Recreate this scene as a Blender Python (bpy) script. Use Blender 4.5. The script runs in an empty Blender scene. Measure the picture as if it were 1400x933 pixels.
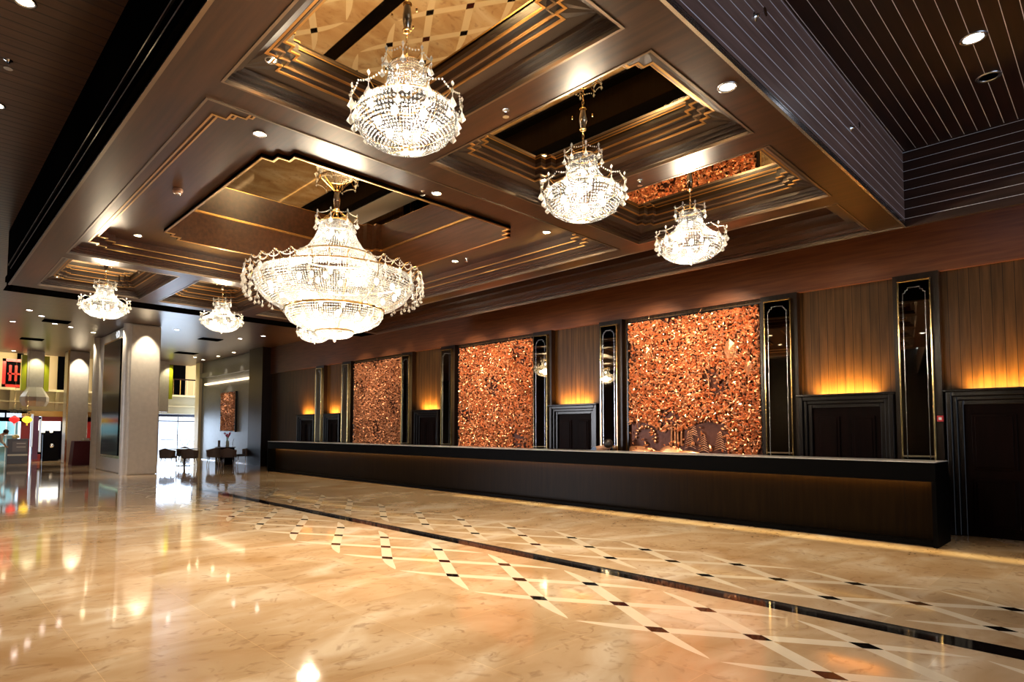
import bpy, math, random
from mathutils import Matrix, Vector
random.seed(7)
S = bpy.context.scene
COL = S.collection
R = math.radians
# ------------------------------------------------------------------ camera
yaw, pit, rol = 0.820877160, 0.0533465620, 0.00476043463
F = Vector((-math.sin(yaw) * math.cos(pit), math.cos(yaw) * math.cos(pit), math.sin(pit)))
Rt = Vector((math.cos(yaw), math.sin(yaw), 0)); Up = Rt.cross(F)
R2 = math.cos(rol) * Rt + math.sin(rol) * Up
U2 = -math.sin(rol) * Rt + math.cos(rol) * Up
cam_d = bpy.data.cameras.new('camera'); cam = bpy.data.objects.new('camera', cam_d); COL.objects.link(cam)
cam.matrix_world = Matrix(((R2.x, U2.x, -F.x, 0), (R2.y, U2.y, -F.y, 0), (R2.z, U2.z, -F.z, 1.5), (0, 0, 0, 1)))
cam_d.sensor_width = 36; cam_d.lens = 831.279 / 1400 * 36
cam_d.shift_x = (700 - 647.65) / 1400; cam_d.shift_y = (547.33 - 466.5) / 1400
cam_d.clip_start = 0.05; cam_d.clip_end = 300
S.camera = cam
# ------------------------------------------------------------------ world, exposure
S.view_settings.view_transform = 'Standard'; S.view_settings.look = 'None'
S.view_settings.gamma = 1; S.view_settings.use_curve_mapping = False
S.view_settings.exposure = 0.9
w = bpy.data.worlds.new('world'); S.world = w; w.use_nodes = True
w.node_tree.nodes['Background'].inputs[0].default_value = (0.66, 0.80, 1.0, 1)
w.node_tree.nodes['Background'].inputs[1].default_value = 1.7
S.cycles.max_bounces = 9; S.cycles.diffuse_bounces = 3; S.cycles.glossy_bounces = 5
S.cycles.transmission_bounces = 4; S.cycles.transparent_max_bounces = 12
S.cycles.sample_clamp_indirect = 6; S.cycles.caustics_reflective = False; S.cycles.caustics_refractive = False
S.cycles.use_denoising = True

def lamp(kind, loc, energy, col, size=0.1, size_y=None, direction=(0, 0, -1), name='lamp', spot=None, blend=0.6, spread=None, parent=None):
    l = bpy.data.lights.new(name, kind); l.energy = energy; l.color = col
    if kind == 'AREA':
        l.shape = 'RECTANGLE' if size_y else 'SQUARE'; l.size = size
        if size_y: l.size_y = size_y
        if spread: l.spread = spread
    elif kind == 'SPOT':
        l.spot_size = spot or R(60); l.spot_blend = blend; l.shadow_soft_size = size
    else: l.shadow_soft_size = size
    o = bpy.data.objects.new(name, l); COL.objects.link(o); o.location = loc
    if kind != 'POINT': o.rotation_euler = Vector(direction).to_track_quat('-Z', 'Y').to_euler()
    if parent: o.parent = parent
    return o
WARM = (1.0, 0.79, 0.52); AMBER = (1.0, 0.52, 0.10); COOL = (0.62, 0.78, 1.0)
# daylight through the entrance glazing far left and through the windows of the side behind the camera
lamp('AREA', (-38.4, 11.0, 1.5), 240, COOL, 3.2, 2.4, (1, 0, 0), 'entrance_daylight')
lamp('AREA', (7.6, 2.5, 2.6), 45, COOL, 7.5, 3.6, (-1, 0.0, 0.25), 'window_daylight', spread=R(130))
lamp('AREA', (-21.5, -8.6, 2.4), 400, (0.9, 0.92, 1.0), 5.0, 3.4, (0.7, 1, -0.45), 'rear_daylight', spread=R(110))

lamp('AREA', (-9.0, 9.4, 5.12), 75, (1.0, 0.78, 0.45), 24.0, 0.08, (0, -0.1, -1), 'slot_light', spread=R(60))
lamp('AREA', (-5.0, 9.72, 5.14), 13, (1.0, 0.80, 0.36), 12.0, 0.05, (0, 0, -1), 'slot_light', spread=R(7))

# ------------------------------------------------------------------ materials
def nt(name):
    m = bpy.data.materials.new(name); m.use_nodes = True
    n = m.node_tree.nodes; l = m.node_tree.links
    return m, n, l, n['Principled BSDF']
def mat(name, col, rough=0.5, metal=0.0, spec=0.5, coat=0.0, emit=None, es=0.0, noise=0.0, nscale=4.0, bump=0.0):
    m, n, l, b = nt(name)
    b.inputs['Base Color'].default_value = (*col, 1); b.inputs['Roughness'].default_value = rough
    b.inputs['Metallic'].default_value = metal; b.inputs['Specular IOR Level'].default_value = spec
    b.inputs['Coat Weight'].default_value = coat; b.inputs['Coat Roughness'].default_value = 0.08
    if emit: b.inputs['Emission Color'].default_value = (*emit, 1); b.inputs['Emission Strength'].default_value = es
    if noise or bump:
        tc = n.new('ShaderNodeTexCoord'); no = n.new('ShaderNodeTexNoise'); no.inputs['Scale'].default_value = nscale
        no.inputs['Detail'].default_value = 5; l.new(tc.outputs['Object'], no.inputs['Vector'])
        if noise:
            mx = n.new('ShaderNodeMixRGB'); mx.inputs[1].default_value = (*[c * (1 - noise) for c in col], 1)
            mx.inputs[2].default_value = (*[min(1, c * (1 + noise)) for c in col], 1)
            l.new(no.outputs['Fac'], mx.inputs[0]); l.new(mx.outputs[0], b.inputs['Base Color'])
        if bump:
            bp = n.new('ShaderNodeBump'); bp.inputs['Strength'].default_value = bump; bp.inputs['Distance'].default_value = 0.01
            l.new(no.outputs['Fac'], bp.inputs['Height']); l.new(bp.outputs[0], b.inputs['Normal'])
    return m
def wood(name, c1, c2, grain='X', rough=0.3, line=None, lcol=(0.5, 0.5, 0.55), lmetal=1.0, lrough=0.3, coat=0.0, plank_var=0.0, spec=0.35):
    """satin veneer; line = (axis, spacing, width) draws the joints between planks"""
    m, n, l, b = nt(name)
    tc = n.new('ShaderNodeTexCoord'); mp = n.new('ShaderNodeMapping')
    sc = {'X': (0.6, 9, 9), 'Y': (9, 0.6, 9), 'Z': (9, 9, 0.6)}[grain]; mp.inputs['Scale'].default_value = sc
    l.new(tc.outputs['Object'], mp.inputs[0]); no = n.new('ShaderNodeTexNoise'); no.inputs['Scale'].default_value = 2.2
    no.inputs['Detail'].default_value = 6; l.new(mp.outputs[0], no.inputs['Vector'])
    rp = n.new('ShaderNodeValToRGB'); rp.color_ramp.elements[0].position = 0.32; rp.color_ramp.elements[1].position = 0.7
    rp.color_ramp.elements[0].color = (*c1, 1); rp.color_ramp.elements[1].color = (*c2, 1)
    l.new(no.outputs['Fac'], rp.inputs[0])
    col = rp.outputs[0]
    b.inputs['Roughness'].default_value = rough; b.inputs['Coat Weight'].default_value = coat; b.inputs['Coat Roughness'].default_value = 0.15; b.inputs['Specular IOR Level'].default_value = spec
    if line:
        ax, sp, wd = line
        sx = n.new('ShaderNodeSeparateXYZ'); l.new(tc.outputs['Object'], sx.inputs[0])
        dv = n.new('ShaderNodeMath'); dv.operation = 'DIVIDE'; dv.inputs[1].default_value = sp; l.new(sx.outputs[ax], dv.inputs[0])
        fr = n.new('ShaderNodeMath'); fr.operation = 'FRACT'; l.new(dv.outputs[0], fr.inputs[0])
        if plank_var:
            fl = n.new('ShaderNodeMath'); fl.operation = 'FLOOR'; l.new(dv.outputs[0], fl.inputs[0])
            wn = n.new('ShaderNodeTexWhiteNoise'); wn.noise_dimensions = '1D'; l.new(fl.outputs[0], wn.inputs['W'])
            hv = n.new('ShaderNodeHueSaturation'); mr = n.new('ShaderNodeMapRange'); mr.inputs[3].default_value = 1 - plank_var; mr.inputs[4].default_value = 1 + plank_var
            l.new(wn.outputs['Value'], mr.inputs[0]); l.new(mr.outputs[0], hv.inputs['Value']); l.new(col, hv.inputs['Color']); col = hv.outputs[0]
        lt = n.new('ShaderNodeMath'); lt.operation = 'LESS_THAN'; lt.inputs[1].default_value = wd / sp; l.new(fr.outputs[0], lt.inputs[0])
        mx = n.new('ShaderNodeMixRGB'); l.new(lt.outputs[0], mx.inputs[0]); l.new(col, mx.inputs[1]); mx.inputs[2].default_value = (*lcol, 1)
        col = mx.outputs[0]
        mm = n.new('ShaderNodeMath'); mm.operation = 'MULTIPLY'; mm.inputs[1].default_value = lmetal; l.new(lt.outputs[0], mm.inputs[0]); l.new(mm.outputs[0], b.inputs['Metallic'])
        mr2 = n.new('ShaderNodeMapRange'); mr2.inputs[3].default_value = rough; mr2.inputs[4].default_value = lrough
        l.new(lt.outputs[0], mr2.inputs[0]); l.new(mr2.outputs[0], b.inputs['Roughness'])
    l.new(col, b.inputs['Base Color'])
    return m
def marble(name, base, dark, pale, vein, rough=0.06):
    m, n, l, b = nt(name)
    tc = n.new('ShaderNodeTexCoord')
    mp = n.new('ShaderNodeMapping'); mp.inputs['Scale'].default_value = (1.15, 0.6, 1); mp.inputs['Rotation'].default_value = (0, 0, 0.12)
    mp2 = n.new('ShaderNodeMapping'); mp2.inputs['Scale'].default_value = (1.25, 0.95, 1); l.new(tc.outputs['Object'], mp2.inputs[0]); l.new(tc.outputs['Object'], mp.inputs[0])
    n1 = n.new('ShaderNodeTexNoise'); n1.inputs['Scale'].default_value = 1.4; n1.inputs['Detail'].default_value = 7; n1.inputs['Distortion'].default_value = 0.9; l.new(mp.outputs[0], n1.inputs['Vector'])
    rp = n.new('ShaderNodeValToRGB'); e = rp.color_ramp.elements; e[0].position = 0.3; e[0].color = (*dark, 1); e[1].position = 0.72; e[1].color = (*pale, 1)
    k = e.new(0.52); k.color = (*base, 1); l.new(n1.outputs['Fac'], rp.inputs[0])
    n2 = n.new('ShaderNodeTexNoise'); n2.inputs['Scale'].default_value = 5.5; n2.inputs['Detail'].default_value = 10; n2.inputs['Distortion'].default_value = 1.6; l.new(mp2.outputs[0], n2.inputs['Vector'])
    r2 = n.new('ShaderNodeValToRGB'); q = r2.color_ramp.elements; q[0].position = 0.56; q[0].color = (0, 0, 0, 1); q[1].position = 0.72; q[1].color = (1, 1, 1, 1); l.new(n2.outputs['Fac'], r2.inputs[0])
    f2 = n.new('ShaderNodeMath'); f2.operation = 'MULTIPLY'; f2.inputs[1].default_value = 0.5; l.new(r2.outputs[0], f2.inputs[0])
    mx = n.new('ShaderNodeMixRGB'); l.new(f2.outputs[0], mx.inputs[0]); l.new(rp.outputs[0], mx.inputs[1]); mx.inputs[2].default_value = (*vein, 1)
    # large slabs, each a slightly different tone, with hairline joints
    br = n.new('ShaderNodeTexBrick'); br.inputs['Scale'].default_value = 1.0; br.inputs['Mortar Size'].default_value = 0.0022
    br.inputs['Brick Width'].default_value = 0.93; br.inputs['Row Height'].default_value = 0.93; br.offset = 0.5
    br.inputs['Color1'].default_value = (0.86, 0.84, 0.80, 1); br.inputs['Color2'].default_value = (1.05, 1.04, 1.03, 1); br.inputs['Mortar'].default_value = (1.15, 1.1, 1.0, 1)
    l.new(tc.outputs['Object'], br.inputs['Vector'])
    mu = n.new('ShaderNodeMixRGB'); mu.blend_type = 'MULTIPLY'; mu.inputs[0].default_value = 1; l.new(mx.outputs[0], mu.inputs[1]); l.new(br.outputs[0], mu.inputs[2])
    l.new(mu.outputs[0], b.inputs['Base Color'])
    b.inputs['Roughness'].default_value = rough; b.inputs['Specular IOR Level'].default_value = 0.75; b.inputs['IOR'].default_value = 1.55
    return m
def crystal_mat(name, tint, clear=0.5):
    m = bpy.data.materials.new(name); m.use_nodes = True; n = m.node_tree.nodes; l = m.node_tree.links; n.clear()
    out = n.new('ShaderNodeOutputMaterial'); tr = n.new('ShaderNodeBsdfTransparent'); tl = n.new('ShaderNodeBsdfTranslucent'); gl = n.new('ShaderNodeBsdfGlossy')
    tl.inputs[0].default_value = (*tint, 1); gl.inputs[0].default_value = (1, 1, 1, 1); gl.inputs['Roughness'].default_value = 0.18
    a = n.new('ShaderNodeMixShader'); a.inputs[0].default_value = 0.15; l.new(tl.outputs[0], a.inputs[1]); l.new(gl.outputs[0], a.inputs[2])
    c = n.new('ShaderNodeMixShader'); c.inputs[0].default_value = clear; l.new(a.outputs[0], c.inputs[1]); l.new(tr.outputs[0], c.inputs[2])
    l.new(c.outputs[0], out.inputs[0]); return m
def emis(name, col, s):
    m = bpy.data.materials.new(name); m.use_nodes = True; n = m.node_tree.nodes; l = m.node_tree.links; n.clear()
    o = n.new('ShaderNodeOutputMaterial'); e = n.new('ShaderNodeEmission'); e.inputs[0].default_value = (*col, 1); e.inputs[1].default_value = s; l.new(e.outputs[0], o.inputs[0]); return m

W1, W2 = (0.020, 0.0075, 0.004), (0.060, 0.022, 0.010)
M_SLAB = wood('dark_veneer', (0.021, 0.0070, 0.0025), (0.048, 0.0165, 0.006), 'X', 0.30, spec=0.24)
M_MOULD = mat('dark_moulding', (0.012, 0.005, 0.0026), 0.3, spec=0.35)
M_HEAD = wood('header_veneer', (0.085, 0.026, 0.009), (0.15, 0.050, 0.017), 'X', 0.35)
M_WALLP = wood('wall_planks', (0.038, 0.018, 0.0055), (0.080, 0.039, 0.012), 'Z', 0.38, (0, 0.13, 0.008), (0.01, 0.005, 0.003), 0, 0.6, 0.0, 0.12, 0.2)
M_RECESS = wood('recess_planks', (0.010, 0.003, 0.002), (0.026, 0.007, 0.004), 'Y', 0.4, (0, 0.117, 0.005), (0.95, 0.95, 1.0), 0.2, 0.45, 0.0)
M_RECSIDE_LIT = wood('lit_recess_side_planks', (0.11, 0.055, 0.042), (0.21, 0.12, 0.095), 'Y', 0.42, (2, 0.1185, 0.007), (0.9, 0.92, 1.0), 0.3, 0.45, 0.0)  # paler than the other recess planks: daylight on this side put into the colour
M_RECEND = wood('recess_end_planks', (0.020, 0.009, 0.006), (0.045, 0.020, 0.014), 'X', 0.4, (2, 0.1185, 0.006), (0.8, 0.83, 0.9), 0.3, 0.4, 0.0)
M_LEFTP = wood('lobby_ceiling_planks', (0.055, 0.024, 0.011), (0.11, 0.052, 0.025), 'Y', 0.3, (0, 0.15, 0.018), (0.012, 0.006, 0.004), 0, 0.5, 0.0, 0.15, 0.6)
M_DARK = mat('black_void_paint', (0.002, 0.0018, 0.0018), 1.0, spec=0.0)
M_PILA = wood('pilaster_wood', (0.007, 0.003, 0.0018), (0.015, 0.007, 0.004), 'Z', 0.3, spec=0.25)
M_DOOR = wood('door_wood', (0.003, 0.001, 0.0008), (0.007, 0.002, 0.0014), 'Z', 0.45, spec=0.04)
M_FRAME = wood('door_frame_wood', (0.003, 0.0018, 0.0016), (0.007, 0.004, 0.0036), 'Z', 0.25, spec=0.35)
M_GOLD = mat('polished_brass', (0.83, 0.58, 0.25), 0.16, 1.0)
M_TRIMG = mat('dull_gold_trim', (0.50, 0.28, 0.09), 0.3, 1.0)
M_STEEL = mat('silver_trim', (0.55, 0.55, 0.58), 0.25, 1.0)
M_BEAD = mat('dull_bronze_bead', (0.20, 0.15, 0.11), 0.3, 1.0)
M_CHROME = mat('chrome', (0.8, 0.8, 0.8), 0.08, 1.0)
M_BRONZE = mat('bronze_mirror', (0.52, 0.40, 0.24), 0.015, 1.0)
M_MIRR = mat('wall_mirror_glass', (0.42, 0.36, 0.26), 0.02, 1.0)
M_COPPER = mat('embossed_copper', (0.92, 0.38, 0.18), 0.34, 0.85, noise=0.22, nscale=6)
M_COPD = mat('dark_copper_ground', (0.07, 0.02, 0.01), 0.4, 0.6, noise=0.4, nscale=8, bump=0.5)  # very dark mottled copper behind the leaves
M_COPD2 = mat('darker_copper', (0.55, 0.24, 0.12), 0.42, 0.7, noise=0.3, nscale=6)  # darker, duller tone of the copper
M_FLOOR = marble('beige_marble', (0.60, 0.43, 0.275), (0.46, 0.285, 0.145), (0.77, 0.65, 0.52), (0.25, 0.13, 0.065))
M_INLAY = mat('cream_marble_inlay', (0.78, 0.65, 0.49), 0.07, spec=0.75, noise=0.08, nscale=6)
M_BLACKM = mat('black_marble_inlay', (0.004, 0.003, 0.003), 0.05, spec=0.3)
M_BROWNM = mat('dark_brown_marble_inlay', (0.045, 0.008, 0.006), 0.05, spec=0.75, noise=0.5, nscale=30)
M_CTOP = mat('counter_grey_ledge', (0.55, 0.55, 0.57), 0.3)
M_CBLK = mat('counter_black_stone', (0.0015, 0.0015, 0.0017), 0.5, spec=0.03)
M_CPAN = wood('counter_front_panel', (0.006, 0.003, 0.001), (0.012, 0.0065, 0.002), 'Z', 0.35, (0, 1.63, 0.012), (0.004, 0.003, 0.003), 0, 0.4, 0.0, 0, 0.06)
M_PILL = mat('travertine', (0.66, 0.61, 0.55), 0.3, noise=0.14, nscale=7)
M_STONEW = mat('grey_stone_wall', (0.10, 0.105, 0.115), 0.4, noise=0.2, nscale=5)
M_CREAM = mat('cream_plaster', (0.62, 0.54, 0.36), 0.6, noise=0.05)
M_CREAMB = mat('bright_cream_wall', (0.75, 0.52, 0.24), 0.6)
M_LIME = mat('lime_yellow_panel', (0.62, 0.68, 0.02), 0.4)
M_RED = mat('red_lacquer', (0.30, 0.012, 0.01), 0.35)
M_PURP = mat('purple_panel', (0.14, 0.045, 0.13), 0.4)
M_BLACK = mat('black_lacquer', (0.003, 0.003, 0.005), 0.15, spec=0.05)
M_MAROON = mat('maroon_cloth', (0.10, 0.005, 0.012), 0.7)
M_CRYS = crystal_mat('cut_crystal', (0.27, 0.275, 0.28), 0.42)
M_CRYSD = crystal_mat('clear_crystal_drop', (0.6, 0.58, 0.55), 0.35)
M_BULB = emis('lit_bulb', (1.0, 0.90, 0.74), 60)
M_LENSW = emis('warm_downlight_lens', (1.0, 0.82, 0.5), 22)
M_LENSC = emis('cool_downlight_lens', (0.85, 0.92, 1.0), 14)
M_LENSP = emis('pinkish_downlight_lens', (1.0, 0.82, 0.75), 12)
M_LED = emis('amber_led', (1.0, 0.5, 0.1), 9)
M_LEDW = emis('white_led_strip', (1.0, 0.72, 0.42), 1.6)
M_WHITEP = mat('white_paint', (0.75, 0.75, 0.72), 0.4)

# ------------------------------------------------------------------ mesh helpers
class MB:
    def __init__(s): s.v = []; s.f = []; s.m = []; s.mi = 0
    def add(s, vs, fs):
        o = len(s.v); s.v += [tuple(p) for p in vs]; s.f += [tuple(i + o for i in f) for f in fs]; s.m += [s.mi] * len(fs); return s
    def box(s, x0, x1, y0, y1, z0, z1):
        if x0 > x1: x0, x1 = x1, x0
        if y0 > y1: y0, y1 = y1, y0
        if z0 > z1: z0, z1 = z1, z0
        return s.add([(x0, y0, z0), (x1, y0, z0), (x1, y1, z0), (x0, y1, z0), (x0, y0, z1), (x1, y0, z1), (x1, y1, z1), (x0, y1, z1)],
                     [(0, 3, 2, 1), (4, 5, 6, 7), (0, 1, 5, 4), (1, 2, 6, 5), (2, 3, 7, 6), (3, 0, 4, 7)])
    def quad(s, a, b, c, d): return s.add([a, b, c, d], [(0, 1, 2, 3)])
    def lathe(s, prof, n=24, c=(0, 0, 0), close=True):
        vs = []; fs = []; k = len(prof)
        for i in range(n):
            a = 2 * math.pi * i / n
            for r, z in prof: vs.append((c[0] + r * math.cos(a), c[1] + r * math.sin(a), c[2] + z))
        for i in range(n):
            j = (i + 1) % n
            for q in range(k - 1): fs.append((i * k + q, j * k + q, j * k + q + 1, i * k + q + 1))
        return s.add(vs, fs)
    def torus(s, r, t, z, n=48, m=6, c=(0, 0)):
        vs = []; fs = []
        for i in range(n):
            a = 2 * math.pi * i / n
            for j in range(m):
                b = 2 * math.pi * j / m; rr = r + t * math.cos(b)
                vs.append((c[0] + rr * math.cos(a), c[1] + rr * math.sin(a), z + t * math.sin(b)))
        for i in range(n):
            for j in range(m): fs.append((i * m + j, ((i + 1) % n) * m + j, ((i + 1) % n) * m + (j + 1) % m, i * m + (j + 1) % m))
        return s.add(vs, fs)
    def tube(s, pts, r, n=6, r2=None):
        pts = [Vector(p) for p in pts]; vs = []; fs = []; K = len(pts)
        for i, p in enumerate(pts):
            d = (pts[min(i + 1, K - 1)] - pts[max(i - 1, 0)]).normalized()
            u = d.orthogonal().normalized() if i == 0 else (u - d * u.dot(d)).normalized()
            v = d.cross(u); rr = r if r2 is None else r + (r2 - r) * i / max(1, K - 1)
            for j in range(n):
                a = 2 * math.pi * j / n; vs.append(p + (u * math.cos(a) + v * math.sin(a)) * rr)
        for i in range(K - 1):
            for j in range(n): fs.append((i * n + j, i * n + (j + 1) % n, (i + 1) * n + (j + 1) % n, (i + 1) * n + j))
        fs.append(tuple(range(n - 1, -1, -1))); fs.append(tuple((K - 1) * n + j for j in range(n)))
        return s.add(vs, fs)
    def octa(s, c, r, h=None):
        h = h or r; x, y, z = c
        return s.add([(x + r, y, z), (x, y + r, z), (x - r, y, z), (x, y - r, z), (x, y, z + h), (x, y, z - h)],
                     [(0, 1, 4), (1, 2, 4), (2, 3, 4), (3, 0, 4), (1, 0, 5), (2, 1, 5), (3, 2, 5), (0, 3, 5)])
    def ball(s, c, r, n=10, m=6, sx=1, sy=1, sz=1):
        vs = []; fs = []
        for i in range(m + 1):
            t = math.pi * i / m
            for j in range(n):
                a = 2 * math.pi * j / n
                vs.append((c[0] + sx * r * math.sin(t) * math.cos(a), c[1] + sy * r * math.sin(t) * math.sin(a), c[2] + sz * r * math.cos(t)))
        for i in range(m):
            for j in range(n): fs.append((i * n + j, (i + 1) * n + j, (i + 1) * n + (j + 1) % n, i * n + (j + 1) % n))
        return s.add(vs, fs)
    def ringpoly(s, A, ZA, B, ZB):
        """band between two closed outlines with the same number of points"""
        n = len(A); vs = [(x, y, ZA) for x, y in A] + [(x, y, ZB) for x, y in B]
        return s.add(vs, [(i, (i + 1) % n, n + (i + 1) % n, n + i) for i in range(n)])
    def build(s, name, m, parent=None, smooth=False, kind=None, bevel=0):
        me = bpy.data.meshes.new(name); me.from_pydata(s.v, [], s.f)
        for q in (m if isinstance(m, (list, tuple)) else [m]): me.materials.append(q)
        me.polygons.foreach_set('material_index', s.m)
        if smooth: me.polygons.foreach_set('use_smooth', [True] * len(s.f))
        me.update(); o = bpy.data.objects.new(name, me); COL.objects.link(o)
        if parent is not None: o.parent = parent
        if kind: o['kind'] = kind
        if bevel:
            b = o.modifiers.new('bevel', 'BEVEL'); b.width = bevel; b.segments = 2; b.limit_method = 'ANGLE'
        return o
def thing(name, label, cat, loc=(0, 0, 0), rz=0, group=None):
    o = bpy.data.objects.new(name, None); COL.objects.link(o); o.location = loc; o.rotation_euler = (0, 0, rz)
    o['label'] = label; o['category'] = cat
    if group: o['group'] = group
    o.empty_display_size = 0.1
    return o
def struct(name, mb, m, parent=None, **k):
    return mb.build(name, m, parent, kind='structure', **k)
def dup(root, loc, rz=0, label=None, group=None):
    r = root.copy(); COL.objects.link(r); r.location = loc; r.rotation_euler = (0, 0, rz)
    if label: r['label'] = label
    if group: r['group'] = group
    for ch in list(root.children):
        c = ch.copy(); COL.objects.link(c); c.parent = r
        for g in list(ch.children):
            d = g.copy(); COL.objects.link(d); d.parent = c
    return r

# ------------------------------------------------------------------ floor with its inlay
fl = MB(); fl.box(-46, 8, -9, 11.8, -0.1, 0.0)
H1, DX, DY = 0.0006, 0.5945, 0.39
def lattice(fl, yc, x0, k0, k1):
    """three rows of crossings; strands run on to tapering tips at the outer edge"""
    wv = 0.112                                     # half width of a strip measured along X
    for k in range(k0, k1):
        xm = x0 - 2 * DX * k                        # crossing of the outer rows
        for sgn in (1, -1):                         # both families
            # straight part crossing the three rows, from the lower to the upper outer row and beyond
            for (a, b) in ((-1.0, 1.0),):
                pa = (xm - sgn * DX * 1, yc - DY); pb = (xm + sgn * DX * 1, yc + DY)
                fl.mi = 1
                fl.quad((pa[0] - wv, pa[1], H1), (pa[0] + wv, pa[1], H1), (pb[0] + wv, pb[1], H1), (pb[0] - wv, pb[1], H1))
            # tapering tips past the outer rows, bending flat
            for end in (-1, 1):
                p = (xm + sgn * end * DX, yc + end * DY); L = []; Rr = []
                for i in range(9):
                    t = i / 8
                    cx_ = p[0] + sgn * end * (0.56 * t); cy_ = p[1] + end * (0.37 * t - 0.085 * t * t)
                    ww = wv * (1 - t ** 3.5)
                    L.append((cx_ - ww, cy_, H1)); Rr.append((cx_ + ww, cy_, H1))
                for i in range(8):
                    fl.mi = 1; fl.quad(L[i], Rr[i], Rr[i + 1], L[i + 1]) if end > 0 else fl.quad(L[i], L[i + 1], Rr[i + 1], Rr[i])
    for k in range(2 * k0, 2 * k1 + 1):
        for row in (-1, 0, 1):
            if (k + abs(row)) % 2: continue
            x = x0 - DX * k; y = yc + DY * row
            hx, hy = wv * 0.99, wv * 0.99 * DY / DX
            fl.mi = 3 if random.random() < 0.3 and row < 1 else 2
            fl.add([(x - hx, y, H1 * 2), (x, y - hy, H1 * 2), (x + hx, y, H1 * 2), (x, y + hy, H1 * 2)], [(0, 1, 2, 3)])
lattice(fl, 4.65, 0.465, -2, 17)
lattice(fl, 6.645, -0.13, -3, 17)
fl.mi = 2; fl.quad((-18.2, 5.51, H1), (6, 5.51, H1), (6, 5.77, H1), (-18.2, 5.77, H1))
struct('floor', fl, [M_FLOOR, M_INLAY, M_BLACKM, M_BROWNM])

# ------------------------------------------------------------------ ceiling slab with coffers
ZC = 4.06
def rects_with_holes(mb, X0, X1, Y0, Y1, holes, z, flip=False):
    xs = sorted({X0, X1, *[h[0] for h in holes], *[h[1] for h in holes]}); ys = sorted({Y0, Y1, *[h[2] for h in holes], *[h[3] for h in holes]})
    for i in range(len(xs) - 1):
        for j in range(len(ys) - 1):
            cx_ = (xs[i] + xs[i + 1]) / 2; cy_ = (ys[j] + ys[j + 1]) / 2
            if any(h[0] < cx_ < h[1] and h[2] < cy_ < h[3] for h in holes): continue
            mb.quad((xs[i], ys[j], z), (xs[i], ys[j + 1], z), (xs[i + 1], ys[j + 1], z), (xs[i + 1], ys[j], z))
SX = [(-4.43, -2.07), (-12.99, -10.63)]; SY = [(1.58, 3.22), (3.53, 5.17), (5.49, 7.17)]
BIG = (-10.34, -4.72, 1.58, 7.17); STRIP = (-13.2, -2.10, 7.47, 8.83)
holes = [(a[0], a[1], b[0], b[1]) for a in SX for b in SY] + [BIG, STRIP]
c = MB(); rects_with_holes(c, -13.3, -1.77, 1.25, 8.88, holes, ZC)
c.box(-13.3, -1.775, 1.22, 1.25, ZC - 0.0, ZC + 0.10)
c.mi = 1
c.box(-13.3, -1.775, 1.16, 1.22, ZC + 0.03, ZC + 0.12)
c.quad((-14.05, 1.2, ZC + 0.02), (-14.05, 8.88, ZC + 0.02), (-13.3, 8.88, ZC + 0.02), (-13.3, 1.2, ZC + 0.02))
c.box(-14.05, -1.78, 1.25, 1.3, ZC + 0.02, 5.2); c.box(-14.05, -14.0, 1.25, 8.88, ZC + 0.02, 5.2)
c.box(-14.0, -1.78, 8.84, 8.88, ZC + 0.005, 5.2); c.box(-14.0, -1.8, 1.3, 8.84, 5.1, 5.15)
struct('ceiling', c, [M_SLAB, M_DARK])
e = MB()
e.box(-13.3, -1.77, 8.875, 8.9, ZC - 0.012, ZC + 0.02)
e.box(-13.3, -1.77, 1.205, 1.235, ZC - 0.006, ZC + 0.012)
for z_, x_ in ((4.36, -13.4), (4.5, -13.8)): e.box(x_, -2.2, 1.235, 1.25, z_, z_ + 0.018)
struct('trim_1', e, M_BEAD)
def stair(x0, x1, y0, y1, k=0, s=0.1):
    P = []
    def corner(cx_, cy_, dx, dy, first_y):
        pts = [(cx_ , cy_ + dy * k * s)] if k else [(cx_, cy_)]
        for i in range(k):
            x_ = cx_ + dx * (i + 1) * s; P_y = cy_ + dy * (k - i) * s
            pts += [(x_, P_y), (x_, P_y - dy * s)]
        return pts
    c1 = corner(x1, y0, -1, 1, True)[::-1]; c2 = corner(x1, y1, -1, -1, True)
    c3 = corner(x0, y1, 1, -1, True)[::-1]; c4 = corner(x0, y0, 1, 1, True)
    return c1 + c2 + c3 + c4
def inset(rc, d, k=0, s=0.1): return stair(rc[0] + d, rc[1] - d, rc[2] + d, rc[3] - d, k, s)
def goldrim(mb, rc, d, k, s, z, wd=0.018, t=0.012):
    a, b = inset(rc, d, k, s), inset(rc, d + wd, k, s)
    mb.ringpoly(a, z, b, z); mb.ringpoly(a, z + t, a, z); mb.ringpoly(b, z, b, z + t)
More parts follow.
